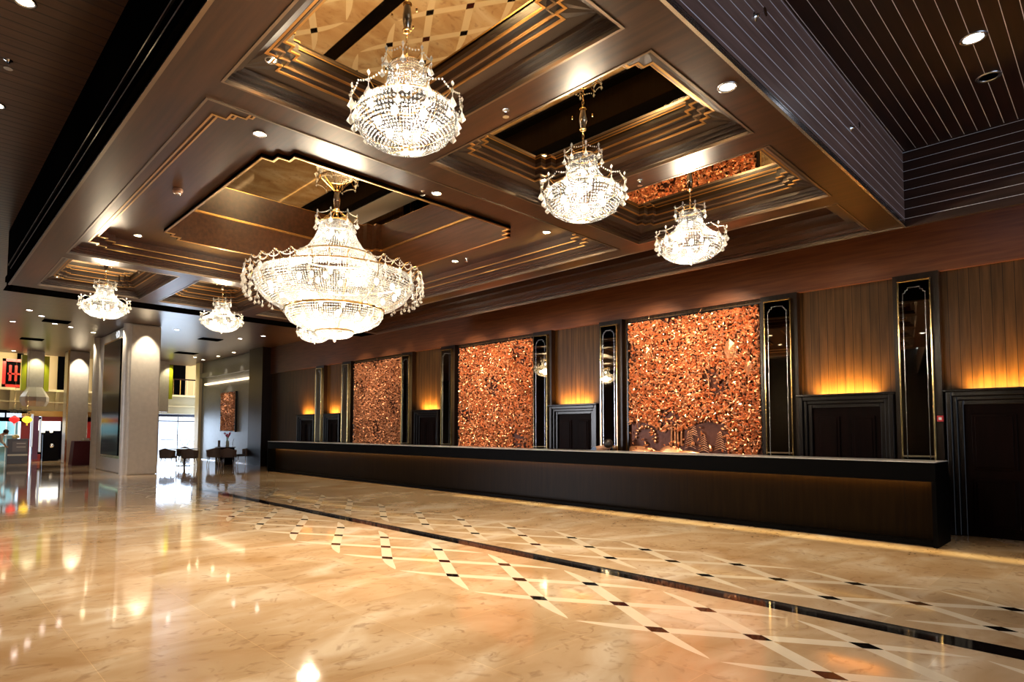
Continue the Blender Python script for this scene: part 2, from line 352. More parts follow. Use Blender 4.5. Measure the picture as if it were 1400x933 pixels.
def coffer(rc, big, n):
    o = MB(); g = MB(); st = MB()
    lv = [(0, 4.06), (0, 4.085), (0.035, 4.085), (0.035, 4.11), (0.07, 4.11), (0.07, 4.135), (0.105, 4.135), (0.105, 4.17)]
    for (d0, z0), (d1, z1) in zip(lv, lv[1:]): o.ringpoly(inset(rc, d0), z0, inset(rc, d1), z1)
    goldrim(st, rc, 0.0, 0, 0, ZC - 0.006, 0.02, 0.03)
    if big:
        # stepped border, flat ledge, deep mirrored well
        def base(x, k=0, s=0.12): return x
        f1 = (0.105, 4.17)
        A = inset(rc, 0.105, 2, 0.0001); B = inset(rc, 0.20, 2, 0.12)
        o.ringpoly(A, 4.17, B, 4.17); o.ringpoly(B, 4.17, B, 4.24); goldrim(g, rc, 0.19, 2, 0.12, 4.165)
        C_ = inset(rc, 0.29, 2, 0.12); o.ringpoly(B, 4.24, C_, 4.24); o.ringpoly(C_, 4.24, C_, 4.34); goldrim(g, rc, 0.28, 2, 0.12, 4.235)
        D = inset(rc, 0.96, 2, 0.12); o.ringpoly(C_, 4.34, D, 4.34)
        o.mi = 1; E_ = inset(rc, 0.98, 2, 0.12); o.ringpoly(D, 4.34, D, 4.30); o.ringpoly(D, 4.30, E_, 4.30)
        goldrim(g, rc, 0.958, 2, 0.12, 4.292, 0.024)
        W_ = inset(rc, 0.99, 2, 0.12); o.mi = 0; o.ringpoly(W_, 4.30, W_, 4.78); o.ringpoly(E_, 4.30, W_, 4.30)
        goldrim(g, rc, 0.99, 2, 0.12, 4.765, 0.03)
        mir = inset(rc, 0.99, 2, 0.12); zm = 4.78
    else:
        A = inset(rc, 0.105, 2, 0.0001); B = inset(rc, 0.19, 2, 0.075)
        o.ringpoly(A, 4.17, B, 4.20); o.ringpoly(B, 4.20, B, 4.23); goldrim(g, rc, 0.18, 2, 0.075, 4.195)
        C_ = inset(rc, 0.235, 2, 0.075); o.ringpoly(B, 4.23, C_, 4.23); o.ringpoly(C_, 4.23, C_, 4.28); goldrim(st, rc, 0.225, 2, 0.075, 4.226, 0.014)
        D = inset(rc, 0.28, 2, 0.075); o.ringpoly(C_, 4.28, D, 4.28); o.ringpoly(D, 4.28, D, 4.33); goldrim(g, rc, 0.27, 2, 0.075, 4.276)
        mir = D; zm = 4.33
    co = struct('trim_%d' % (n), o, [M_MOULD, M_DARK] if not big else [M_SLAB, M_DARK])
    struct('gold_border', g, M_TRIMG, co); struct('edge_bead', st, M_BEAD, co)
    m = MB(); m.add([(x, y, zm) for x, y in mir], [tuple(range(len(mir)))]); struct('ceiling_mirror', m, M_BRONZE, co)
n_ = 2
coffer(BIG, True, n_)
for a in SX:
    for b in SY: n_ += 1; coffer((a[0], a[1], b[0], b[1]), False, n_)
s_ = MB()
lv = [(0, 4.06), (0, 4.09), (0.04, 4.09), (0.04, 4.12), (0.1, 4.12), (0.1, 4.2), (0.24, 4.2), (0.24, 4.3), (0.34, 4.3), (0.34, 4.42), (0.6, 4.42)]
for (d0, z0), (d1, z1) in zip(lv, lv[1:]): s_.ringpoly(inset(STRIP, d0), z0, inset(STRIP, d1), z1)
s_.quad((STRIP[0], STRIP[2], 4.43), (STRIP[0], STRIP[3], 4.43), (STRIP[1], STRIP[3], 4.43), (STRIP[1], STRIP[2], 4.43))
so = struct('trim_9', s_, M_SLAB)
g = MB(); goldrim(g, STRIP, 0.0, 0, 0, ZC - 0.005, 0.015, 0.02); struct('edge_bead', g, M_BEAD, so)
# recessed planked ceiling on the right and the planked lobby ceiling
r = MB(); r.quad((-1.77, -9, 5.0), (-1.77, 8.88, 5.0), (8, 8.88, 5.0), (8, -9, 5.0)); struct('ceiling_right', r, M_RECESS)
r = MB(); r.box(-1.775, -1.77, -9, 8.88, ZC, 5.0); r.mi = 1; r.box(-1.78, -1.755, -9, 8.88, ZC - 0.02, ZC + 0.015); r.box(-1.78, -1.76, -9, 8.88, ZC + 0.03, ZC + 0.042)
struct('wall_recess_side', r, [M_RECSIDE_LIT, M_STEEL])
r = MB(); r.box(-1.77, 8, 8.88, 8.93, ZC - 0.01, 5.0); struct('wall_recess_end', r, M_RECEND)
r = MB(); r.quad((-36.2, -9, 5.2), (-36.2, 11.7, 5.2), (-1.78, 11.7, 5.2), (-1.78, -9, 5.2)); r.quad((-1.78, 8.93, 5.2), (-1.78, 11.7, 5.2), (8, 11.7, 5.2), (8, 8.93, 5.2))
struct('ceiling_lobby', r, M_LEFTP)

# ------------------------------------------------------------------ reception wall
w_ = MB(); w_.box(-25.6, 8, 11.7, 11.85, 0, 5.2); struct('wall_back', w_, M_WALLP)
w_ = MB(); w_.box(-25.6, 8, 11.62, 11.7, 4.04, 5.2); struct('wall_back_header', w_, M_HEAD)
w_ = MB(); w_.box(-27.0, -25.6, 11.25, 11.85, 0, 5.2); struct('wall_back_pier', w_, M_PILA)
w_ = MB(); w_.box(-34.0, -27.0, 11.6, 11.85, 0, 5.2); w_.box(-34.0, -27.0, 11.5, 11.6, 4.35, 4.6); struct('wall_back_lounge', w_, M_STONEW)
w_ = MB(); w_.box(-34.6, -34.0, 11.45, 11.85, 0, 5.2); struct('wall_back_end', w_, M_CREAM)

MX = [(-2.43, -1.99, 6), (-4.50, -4.03, 5), (-8.12, -7.67, 4), (-10.13, -9.69, 3), (-13.77, -13.30, 2), (-15.74, -15.33, 1), (-19.38, -18.95, 0), (-21.32, -20.87, -1)]
MLAB = ['tall dark gilt framed mirror nearest the right end of the counter',
        'tall narrow mirror just right of the largest nearest copper relief',
        'tall narrow mirror just left of the nearest copper relief',
        'tall narrow mirror just right of the middle copper relief, reflecting a bright chandelier',
        'tall narrow gilt mirror just left of the middle copper relief',
        'tall gilt mirror strip just right of the farthest lobby copper relief',
        'thin gilt framed mirror just left of the farthest lobby copper relief',
        'leftmost gilt mirror strip, between two lit doorways at the far end']
YF = 11.55
for (x0, x1, i), lab in zip(MX, MLAB):
    p = MB(); p.box(x0 - 0.07, x1 + 0.09, YF, 11.7, 0, 4.04)
    t = struct('trim_%d' % (20 + i), p, M_PILA)
    t = thing('wall_mirror', lab, 'mirror', ((x0 + x1) / 2, YF, 0.3)); hw = (x1 - x0) / 2; hh = 3.64
    m = MB(); m.box(-hw + 0.01, hw - 0.01, -0.004, 0.0, 0.02, hh - 0.02); gq = m.build('mirror_glass', M_MIRR, t); gq.location = (0, -0.03, 0); gq.rotation_euler = (0, 0, R({3: 9.5}.get(i, 6)))
    m = MB(); fw = 0.022
    m.box(-hw, -hw + fw, -0.065, 0, 0, hh); m.box(hw - fw, hw, -0.065, 0, 0, hh); m.box(-hw, hw, -0.065, 0, hh - fw, hh); m.box(-hw, hw, -0.065, 0, 0, fw)
    m.build('gilt_frame', M_GOLD, t, bevel=0.004)
    m = MB(); a = 0.075; P = [(-hw + a, 0.02), (-hw + a, hh - 0.20), (-hw + a + 0.03, hh - 0.20), (-hw + a + 0.03, hh - 0.16), (-hw + a + 0.065, hh - 0.16), (-hw + a + 0.065, hh - 0.12), (hw - a - 0.065, hh - 0.12), (hw - a - 0.065, hh - 0.16), (hw - a - 0.03, hh - 0.16), (hw - a - 0.03, hh - 0.20), (hw - a, hh - 0.20), (hw - a, 0.02)]
    for (xa, za), (xb, zb) in zip(P, P[1:]): m.box(min(xa, xb) - 0.003, max(xa, xb) + 0.003, -0.062, -0.059, min(za, zb) - 0.003, max(za, zb) + 0.003)
    m.build('bevel_line', M_STEEL, t)

# ------------------------------------------------------------------ doors of the reception wall
DOORS = [(-1.86, -0.10, 1), (-3.95, -2.53, 2), (-9.65, -8.26, 3), (-15.12, -13.93, 4), (-20.74, -19.6, 5), (-22.88, -21.5, 6)]
for x0, x1, i in DOORS:
    zt = 2.15; f = MB()
    d = MB(); d.box(x0 + 0.2, x1 - 0.2, 11.64, 11.7, 0, zt - 0.2)
    xm = (x0 + x1) / 2; lw = (x1 - x0) / 2 - 0.2
    root = struct('door_%d' % i, d, M_DOOR)
    for sgn in (-1, 1):
        xa, xb = (xm + 0.01, xm + lw) if sgn > 0 else (xm - lw, xm - 0.01)
        for za, zb in ((0.15, 0.85), (0.98, zt - 0.34)):
            q = MB(); q.box(xa + 0.08, xb - 0.08, 11.615, 11.64, za, zb); q.box(xa + 0.12, xb - 0.12, 11.6, 11.615, za + 0.04, zb - 0.04); struct('raised_panel', q, M_DOOR, root, bevel=0.008)
    for j, (d0, d1, y) in enumerate(((0, 0.07, 11.52), (0.07, 0.13, 11.56), (0.13, 0.2, 11.6))):
        f.box(x0 + d0, x0 + d1, y, 11.7, 0, zt - d0); f.box(x1 - d1, x1 - d0, y, 11.7, 0, zt - d0); f.box(x0 + d1, x1 - d1, y, 11.7, zt - d1, zt - d0)
    f.box(x0 - 0.03, x1 + 0.03, 11.49, 11.7, zt, zt + 0.035)
    struct('door_frame', f, M_FRAME, root, bevel=0.01)
    q = MB(); q.box(x0 + 0.3, x1 - 0.3, 11.62, 11.64, zt + 0.03, zt + 0.04); struct('led_strip', q, M_LED, root)
    lamp('AREA', ((x0 + x1) / 2, 11.58, zt + 0.045), 28.0, AMBER, x1 - x0 - 0.5, 0.04, (0, 0.45, 1), 'door_cove_light', spread=R(150))
q = MB(); q.box(-1.97, -1.91, 11.5, 11.55, 1.72, 1.84)
o = thing('fire_call_point', 'small red call point on the wall right of the counter end', 'alarm', (-1.93, 11.52, 1.70))
q = MB(); q.box(-0.04, 0.04, -0.03, 0.03, 0, 0.09); cs_ = q.build('case', mat('red_plastic', (0.6, 0.02, 0.03), 0.35), o, bevel=0.006)
q = MB(); q.box(-0.018, 0.018, -0.034, -0.03, 0.025, 0.065); q.build('press_plate', M_WHITEP, cs_)
q = MB(); q.box(-1.4, 8, 11.66, 11.7, 0.0, 0.02); struct('trim_40', q, M_STEEL)
# side strip of the pilasters beside the planked bays
# ------------------------------------------------------------------ copper reliefs
def relief(x0, x1, z0, z1, y, label, leafs, ls, seed, metal, bare=None, scene=False, sparse=False):
    rnd = random.Random(seed); t = thing('copper_relief', label, 'relief', ((x0 + x1) / 2, y, z0)); hw = (x1 - x0) / 2; hh = z1 - z0
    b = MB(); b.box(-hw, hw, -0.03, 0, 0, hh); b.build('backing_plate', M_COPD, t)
    f = MB(); fw = 0.05
    f.box(-hw - fw, -hw, -0.09, 0, 0, hh + 0.02); f.box(hw, hw + fw, -0.09, 0, 0, hh + 0.02); f.box(-hw - fw, hw + fw, -0.09, 0, hh, hh + fw * 0.6); f.box(-hw - fw, hw + fw, -0.09, 0, -fw, 0)
    f.build('frame', M_FRAME, t, bevel=0.008)
    L = MB(); cols = int(math.sqrt(leafs * 2 * hw / hh)); rows = int(leafs / cols)
    for i in range(cols):
        for j in range(rows):
            x = -hw + (i + 0.5 + rnd.uniform(-0.45, 0.45)) * 2 * hw / cols; z = (j + 0.5 + rnd.uniform(-0.45, 0.45)) * hh / rows
            if bare and bare(x, z) and rnd.random() < 0.93: continue
            if math.sin(x * 3.1 + seed) * math.sin(z * 2.7 + x) > 0.72 and rnd.random() < 0.6: continue
            a = rnd.uniform(0, 6.283) ; l_ = ls * rnd.uniform(0.7, 1.35); ww = l_ * rnd.uniform(0.42, 0.68); tip = rnd.uniform(-0.04, 0.05); dp = rnd.uniform(0.035, 0.075)
            ux, uz = math.cos(a), math.sin(a); vx, vz = -uz, ux; rg = rnd.uniform(0.01, 0.03)
            def P(u, v, d): return (max(-hw, min(hw, x + ux * u + vx * v)), -0.03 - d, max(0, min(hh, z + uz * u + vz * v)))
            tw = rnd.uniform(-0.028, 0.028)
            L.add([P(-l_ / 2, 0, dp - 0.02), P(-l_ * 0.1, ww / 2, dp - 0.012 + tw), P(l_ * 0.28, ww * 0.36, dp - 0.008 + tw + tip / 2), P(l_ / 2, 0, dp + tip), P(l_ * 0.28, -ww * 0.36, dp - 0.008 - tw + tip / 2), P(-l_ * 0.1, -ww / 2, dp - 0.012 - tw), P(-l_ * 0.1, 0, dp + rg), P(l_ * 0.25, 0, dp + rg + tip / 2)],
                  [(0, 6, 1), (1, 6, 7, 2), (2, 7, 3), (3, 7, 4), (4, 7, 6, 5), (5, 6, 0)])
    L.build('leaf_carving', metal, t, kind='stuff')
    S_ = MB()
    for q in range(12):
        x = rnd.uniform(-hw * 0.93, hw * 0.93); z = rnd.uniform(0.3, hh * 0.7); pts = []; dx = rnd.uniform(-0.12, 0.12)
        for k in range(9): pts.append((max(-hw, min(hw, x + dx * k * 0.6 + 0.03 * math.sin(k * 1.3 + q))), -0.095 + 0.004 * k, z + k * hh * 0.045))
        S_.tube(pts, 0.016, 5, 0.006)
    S_.build('stem_carving', metal, t, smooth=True)
    if scene:
        G = MB()
        for (x, z, rx, rz_, d) in ((-1.25, 0.06, 0.5, 0.17, 0.07), (-0.85, 0.02, 0.55, 0.12, 0.09), (-0.45, 0.05, 0.3, 0.2, 0.05), (-0.1, 0.0, 0.4, 0.16, 0.07), (0.5, 0.0, 0.5, 0.1, 0.06), (1.1, 0.0, 0.4, 0.1, 0.07)):
            vs = []; fs = []
            for i in range(6):
                tt = math.pi / 2 * i / 5
                for j in range(20):
                    aa = 2 * math.pi * j / 20
                    vs.append((max(-hw, min(hw, x + rx * math.cos(tt) * math.cos(aa))), -0.03 - d * math.sin(tt), max(0, z + rz_ * math.cos(tt) * math.sin(aa))))
            for i in range(5):
                for j in range(20): fs.append((i * 20 + j, i * 20 + (j + 1) % 20, (i + 1) * 20 + (j + 1) % 20, (i + 1) * 20 + j))
            G.add(vs, fs)
        G.build('rock_carving', metal, t, smooth=True)
        for cx_, cz_, rr, n in ((-1.02, 0.40, 0.24, 12),):
            A_ = MB()
            for k in range(n):
                aa = -0.3 + 3.7 * k / n
                A_.ball((cx_ + rr * math.cos(aa), -0.07, cz_ + rr * math.sin(aa)), 0.028, 8, 5)
            A_.build('flower_arch_carving', M_COPD2, t)
        for fx, fz in ((0.0, 0.25), (0.28, 0.18), (0.62, 0.22), (0.05, 0.5)):
            A_ = MB()
            for k in range(8):
                for sg in (-1, 1): A_.tube([(fx, -0.06, fz + k * 0.045), (fx + sg * (0.12 - k * 0.01), -0.085, fz + k * 0.045 - 0.05)], 0.011, 4, 0.004)
            A_.build('fern_carving', M_COPD2, t)
        for x in (-0.42, -0.34, -0.28, -0.2): A_ = MB(); A_.tube([(x, -0.06, 0.25), (x + 0.01, -0.07, 0.7)], 0.022, 5); A_.build('trunk_carving', M_COPD2, t)
        for (x, z, s_) in ((0.85, 2.1, 1.0), (1.2, 1.75, 0.7), (-0.95, 2.2, 0.7)):
            B_ = MB(); B_.add([(x, -0.09, z - 0.3 * s_), (x - 0.11 * s_, -0.1, z), (x - 0.08 * s_, -0.1, z + 0.16 * s_), (x, -0.1, z + 0.24 * s_), (x + 0.09 * s_, -0.1, z + 0.15 * s_), (x + 0.1 * s_, -0.1, z), (x, -0.14, z + 0.02)],
                   [(0, 6, 1), (1, 6, 2), (2, 6, 3), (3, 6, 4), (4, 6, 5), (5, 6, 0)])
            B_.tube([(x, -0.1, z - 0.55 * s_), (x, -0.1, z)], 0.012, 5)
            B_.build('broad_leaf_carving', metal, t)
    return t
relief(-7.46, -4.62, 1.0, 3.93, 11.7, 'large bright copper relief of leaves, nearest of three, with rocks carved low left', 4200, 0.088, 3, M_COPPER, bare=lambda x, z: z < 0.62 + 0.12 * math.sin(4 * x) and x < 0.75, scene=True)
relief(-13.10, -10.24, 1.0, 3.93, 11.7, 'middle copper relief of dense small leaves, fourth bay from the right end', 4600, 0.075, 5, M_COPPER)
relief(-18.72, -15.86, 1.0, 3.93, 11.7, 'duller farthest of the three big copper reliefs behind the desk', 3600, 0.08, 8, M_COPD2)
relief(-31.0, -29.2, 1.52, 3.42, 11.6, 'small copper relief on the grey stone wall of the lounge', 900, 0.10, 11, M_COPD2)

# ------------------------------------------------------------------ reception counter
t = thing('reception_counter', 'very long black reception counter with grey ledge and lit recessed front', 'counter', (-11.95, 10.0, 0)); hx = 10.2
q = MB(); q.box(-hx, hx, 0, 0.85, 0.87, 1.125); q.build('counter_fascia', M_CBLK, t, bevel=0.006)
q = MB(); q.box(-hx, hx, 0, 0.85, 1.125, 1.135); q.build('ledge_top', M_CTOP, t)
q = MB(); q.box(-hx + 0.06, hx - 0.05, 0.3, 0.36, 0.07, 0.87); q.build('front_panel', M_CPAN, t)
q = MB(); q.box(-hx + 0.02, hx - 0.02, 0.05, 0.34, 0.02, 0.07); q.build('plinth', M_CBLK, t)
for sg in (-1, 1):
    q = MB(); q.box(sg * hx, sg * (hx - 0.05), 0.0, 0.85, 0, 0.87); q.build('end_panel', M_CBLK, t)
q = MB(); q.box(-hx + 0.1, hx - 0.1, 0.84, 0.92, 0.70, 0.74); q.build('work_surface', M_FRAME, t)
q = MB(); q.box(-hx + 0.1, hx - 0.1, 0.23, 0.245, 0.86, 0.869); q.build('under_ledge_light', M_LEDW.copy() if False else emis('dim_amber_led', (1.0, 0.55, 0.15), 1.2), t)
lamp('AREA', (-11.95, 10.24, 0.862), 60, (1.0, 0.56, 0.18), 20.2, 0.03, (0, 0.25, -1), 'counter_cove_light')

# ------------------------------------------------------------------ chandeliers
def path_samples(prof, step):
    out = []
    for (r0, z0), (r1, z1) in zip(prof, prof[1:]):
        d = math.hypot(r1 - r0, z1 - z0); n = max(1, round(d / step))
        for i in range(n): out.append((r0 + (r1 - r0) * i / n, z0 + (z1 - z0) * i / n))
    return out + [prof[-1]]
def bead_shell(mb, prof, step, circ, b, h=None, jitter=0.1, off=0):
    for k, (r, z) in enumerate(path_samples(prof, step)):
        n = max(1, int(2 * math.pi * r / circ))
        for i in range(n):
            a = 2 * math.pi * (i + (0.5 if (k + off) % 2 else 0)) / n
            q = 1 + random.uniform(-jitter, jitter)
            mb.octa((r * math.cos(a), r * math.sin(a), z), b * q, (h or b) * q)
def bead_grid(mb, prof, step, n, b):
    """rows of beads strung in columns that converge towards the bottom"""
    for r, z in path_samples(prof, step):
        w_b = min(b, 2 * math.pi * max(r, 0.01) / n * 0.44)
        for i in range(n):
            a = 2 * math.pi * i / n; mb.octa((r * math.cos(a), r * math.sin(a), z), w_b, b)
def strands(mb, prof, circ_at_top, b, h, step, n):
    """vertical strings of long beads hanging along a profile"""
    for k, (r, z) in enumerate(path_samples(prof, step)):
        for i in range(n):
            a = 2 * math.pi * i / n; mb.octa((r * math.cos(a), r * math.sin(a), z), b, h)
def drop(mb, x, y, z, s):
    mb.tube([(x, y, z + 1.0 * s), (x, y, z)], 0.03 * s, 4)
    mb.octa((x, y, z + 0.78 * s), 0.13 * s, 0.16 * s)
    mb.add([(x, y, z + 0.5 * s)] + [(x + 0.27 * s * math.cos(a), y + 0.27 * s * math.sin(a), z - 0.02 * s) for a in [k * math.pi / 3 for k in range(6)]] + [(x, y, z - 0.26 * s)],
           [(0, 1 + k, 1 + (k + 1) % 6) for k in range(6)] + [(7, 1 + (k + 1) % 6, 1 + k) for k in range(6)])
def garland(mb, r0, z0, n, sag, b, k=7):
    for i in range(n):
        for j in range(k):
            t_ = j / k; a = 2 * math.pi * (i + t_) / n
            ch = math.cos(math.pi / n) / math.cos(math.pi / n * (2 * t_ - 1))
            mb.octa((r0 * ch * math.cos(a), r0 * ch * math.sin(a), z0 - sag * 4 * t_ * (1 - t_)), b)
def cup(root, rt, rb, h, screws):
    q = MB(); q.lathe([(rt, 0), (rt, -0.01), (rt * 0.98, -0.02), (rb, -h)], 20); cc = q.build('ceiling_cup', M_CHROME, root, smooth=True)
    q = MB(); q.torus(rb + 0.004, 0.009, -h, 20); q.build('cup_ring', M_GOLD, cc, smooth=True)
    if screws:
        for k in range(3):
            q = MB(); a = 2 * math.pi * k / 3 + 2.1; q.ball((0.11 * math.cos(a), 0.11 * math.sin(a), -0.006), 0.009, 8, 4)
            q.build('mounting_screw', M_GOLD, root, smooth=True)
def chain(root, z0, z1, s=1.0):
    q = MB(); n = max(2, int((z0 - z1) / (0.036 * s)))
    for i in range(n):
        zc = z0 + (z1 - z0) * (i + 0.5) / n; pts = []; hh = (z0 - z1) / n * 0.62; ww = 0.010 * s
        for k in range(9):
            a = 2 * math.pi * k / 8; u = ww * math.cos(a); v = hh * math.sin(a)
            pts.append((u, 0, zc + v) if i % 2 else (0, u, zc + v))
        q.tube(pts, 0.0028 * s, 5)
    q.build('chain', M_GOLD, root, smooth=True)
def small_chandelier(label, loc, group):
    t = thing('crystal_chandelier', label, 'chandelier', loc, 0, group)
    cup(t, 0.036, 0.022, 0.095, True); chain(t, -0.095, -0.34)
    RIM = (0.335, -0.665)
    neck = [(0.125, -0.36), (0.130, -0.42), (0.145, -0.50), (0.19, -0.57), (0.26, -0.625), RIM]
    bowl = [(0.345, -0.675), (0.362, -0.715), (0.352, -0.775), (0.305, -0.84), (0.225, -0.89), (0.13, -0.918), (0.03, -0.93)]
    q = MB(); bead_grid(q, neck, 0.022, 56, 0.0085); q.build('neck_beads', M_CRYS, t, kind='stuff')
    q = MB(); bead_grid(q, bowl, 0.026, 80, 0.0105); q.build('bowl_beads', M_CRYS, t, kind='stuff')
    q = MB(); q.torus(0.125, 0.006, -0.355, 32); q.torus(0.34, 0.006, -0.668, 48); q.torus(0.03, 0.006, -0.93, 16)
    for i in range(8):
        a = 2 * math.pi * i / 8
        q.tube([((r - 0.012) * math.cos(a), (r - 0.012) * math.sin(a), z) for r, z in bowl], 0.0035, 4)
        q.tube([(0.12 * math.cos(a), 0.12 * math.sin(a), -0.36), (0.175 * math.cos(a), 0.175 * math.sin(a), -0.325)], 0.0035, 4)
    for i in range(12):
        a = 2 * math.pi * (i + .5) / 12; q.tube([(0.34 * math.cos(a), 0.34 * math.sin(a), -0.668), (0.385 * math.cos(a), 0.385 * math.sin(a), -0.64), (0.40 * math.cos(a), 0.40 * math.sin(a), -0.615)], 0.0035, 4)
    q.build('brass_frame', M_GOLD, t)
    q = MB(); garland(q, 0.178, -0.312, 8, 0.012, 0.008, 6); q.build('crown_garland', M_CRYSD, t)
    q = MB(); garland(q, 0.402, -0.605, 12, 0.02, 0.009, 9); q.build('rim_garland', M_CRYSD, t)
    for i in range(8):
        a = 2 * math.pi * i / 8; q = MB(); drop(q, 0.178 * math.cos(a), 0.178 * math.sin(a), -0.405, 0.085); q.octa((0.178 * math.cos(a), 0.178 * math.sin(a), -0.295), 0.014, 0.022); q.build('crystal_drop', M_CRYSD, t)
    for i in range(12):
        a = 2 * math.pi * (i + .5) / 12; q = MB(); x, y = math.cos(a), math.sin(a)
        drop(q, 0.402 * x, 0.402 * y, -0.73, 0.115); drop(q, 0.375 * x, 0.375 * y, -0.79, 0.10); q.octa((0.402 * x, 0.402 * y, -0.59), 0.014, 0.022); q.build('crystal_drop', M_CRYSD, t)
    q = MB(); q.ball((0, 0, -0.95), 0.018, 10, 6); q.build('finial', M_CRYSD, t, smooth=True)
    for i in range(6):
        a = 2 * math.pi * i / 6; q = MB(); q.ball((0.2 * math.cos(a), 0.2 * math.sin(a), -0.76), 0.024, 8, 6, sz=1.3); q.build('bulb', M_BULB, t, smooth=True)
    for z_ in (-0.83, -0.5):
        q = MB(); q.ball((0, 0, z_), 0.022, 8, 6, sz=1.3); q.build('bulb', M_BULB, t, smooth=True)
    lamp('POINT', (0, 0, -0.76), 75, WARM, 0.10, name='chandelier_light', parent=t)
    t.scale = (0.94, 0.94, 0.985)
    return t
SMALL = [((-3.25, 2.39), 'crystal bowl chandelier in the nearest coffer at top, the highest in view'),
         ((-3.25, 4.36), 'crystal bowl chandelier in the middle coffer of the right hand row'),
         ((-3.25, 6.33), 'crystal bowl chandelier in the last coffer of the right row, nearest the copper wall'),
         ((-11.81, 2.39), 'leftmost small crystal chandelier, beyond the big one and above the black panelled pillar'),
         ((-11.81, 4.36), 'small distant crystal chandelier between the stone pillar and the biggest chandelier'),
         ((-11.81, 6.33), 'small far crystal chandelier mostly hidden behind the biggest chandelier')]
ch0 = small_chandelier(SMALL[0][1], (*SMALL[0][0], 4.33), 'small bowl chandeliers in the side coffers')
for (x, y), lab in SMALL[1:]: dup(ch0, (x, y, 4.33), 0, lab)

t = thing('crystal_chandelier', 'biggest crystal chandelier, three tiers with scalloped rim, in the large central coffer', 'chandelier', (-7.53, 4.34, 4.78))
cup(t, 0.05, 0.035, 0.13, False); chain(t, -0.13, -0.2, 1.6)
neck = [(0.24, -0.34), (0.26, -0.45), (0.32, -0.58), (0.42, -0.72), (0.55, -0.81)]
dome = [(0.57, -0.83), (0.63, -0.90), (0.66, -0.98), (0.68, -1.06)]
shelf = [(0.68, -1.06), (0.9, -1.08), (1.10, -1.10)]
bowl = [(1.13, -1.12), (1.145, -1.20), (1.11, -1.30), (1.02, -1.41), (0.88, -1.50), (0.72, -1.56)]
low = [(0.70, -1.59), (0.695, -1.66), (0.64, -1.74), (0.53, -1.80), (0.40, -1.845), (0.28, -1.87)]
cupb = [(0.27, -1.875), (0.255, -1.915), (0.19, -1.95), (0.08, -1.97), (0.01, -1.975)]
q = MB(); strands(q, neck, 0, 0.0085, 0.016, 0.03, 84); q.build('neck_strands', M_CRYS, t, kind='stuff')
q = MB(); strands(q, dome, 0, 0.013, 0.016, 0.03, 150); bead_shell(q, shelf, 0.05, 0.05, 0.013); q.build('dome_beads', M_CRYS, t, kind='stuff')
q = MB(); bead_grid(q, bowl, 0.031, 200, 0.0135); q.build('bowl_beads', M_CRYS, t, kind='stuff')
q = MB(); bead_grid(q, low, 0.030, 130, 0.013); q.build('lower_bowl_beads', M_CRYS, t, kind='stuff')
q = MB(); bead_grid(q, cupb, 0.026, 56, 0.012); q.build('bottom_cup_beads', M_CRYS, t, kind='stuff')
q = MB()
for r_, t_, z_ in ((0.24, 0.011, -0.33), (0.56, 0.014, -0.82), (1.12, 0.012, -1.11), (0.71, 0.018, -1.575), (0.27, 0.013, -1.873)): q.torus(r_, t_, z_, 72)
for i in range(16):
    a = 2 * math.pi * i / 16; x, y = math.cos(a), math.sin(a)
    q.tube([((r - 0.02) * x, (r - 0.02) * y, z) for r, z in bowl], 0.006, 4); q.tube([((r - 0.02) * x, (r - 0.02) * y, z) for r, z in low], 0.005, 4)
for i in range(8):
    a = 2 * math.pi * i / 8; x, y = math.cos(a), math.sin(a); q.tube([(0.24 * x, 0.24 * y, -0.33), (0.31 * x, 0.31 * y, -0.25)], 0.006, 4); q.tube([(0.03 * x, 0.03 * y, -0.13), (0.24 * x, 0.24 * y, -0.33)], 0.005, 4)
for i in range(32):
    a = 2 * math.pi * i / 32; x, y = math.cos(a), math.sin(a); q.tube([(1.12 * x, 1.12 * y, -1.11), (1.2 * x, 1.2 * y, -1.03), (1.25 * x, 1.25 * y, -1.02), (1.28 * x, 1.28 * y, -1.07)], 0.006, 4)
q.build('brass_frame', M_GOLD, t)
for nm_, ar_ in (('crown_garland', (0.312, -0.235, 8, 0.02, 0.011, 9)), ('rim_garland', (1.27, -1.03, 32, 0.055, 0.012, 9)), ('rim_garland', (1.16, -1.04, 32, 0.04, 0.011, 9)), ('dome_garland', (0.57, -0.80, 24, 0.01, 0.012, 6))):
    q = MB(); garland(q, *ar_); q.build(nm_, M_CRYSD, t)
for i in range(8):
    a = 2 * math.pi * i / 8; q = MB(); drop(q, 0.312 * math.cos(a), 0.312 * math.sin(a), -0.39, 0.13); q.octa((0.312 * math.cos(a), 0.312 * math.sin(a), -0.22), 0.016, 0.028); q.build('crystal_drop', M_CRYSD, t)
for i in range(32):
    a = 2 * math.pi * i / 32; q = MB(); x, y = math.cos(a), math.sin(a)
    for rr, zz, ss in ((1.28, -1.20, 0.13), (1.29, -1.32, 0.11), (1.26, -1.41, 0.10), (1.20, -1.46, 0.09)): drop(q, rr * x, rr * y, zz, ss)
    q.build('crystal_drop', M_CRYSD, t)
q = MB(); q.ball((0, 0, -2.0), 0.025, 10, 6); q.build('finial', M_CRYSD, t, smooth=True)
for n__, r_, z_, in ((16, 0.92, -1.30), (10, 0.48, -1.70), (6, 0.35, -1.1), (4, 0.12, -0.5)):
    for i in range(n__):
        a = 2 * math.pi * (i + .3) / n__; q = MB(); q.ball((r_ * math.cos(a), r_ * math.sin(a), z_), 0.030, 8, 6, sz=1.4); q.build('bulb', M_BULB, t, smooth=True)
t.scale = (0.955, 0.955, 1)
lamp('POINT', (0, 0, -1.25), 250, WARM, 0.3, name='chandelier_light', parent=t)
lamp('POINT', (0, 0, -1.68), 80, WARM, 0.2, name='chandelier_light', parent=t)
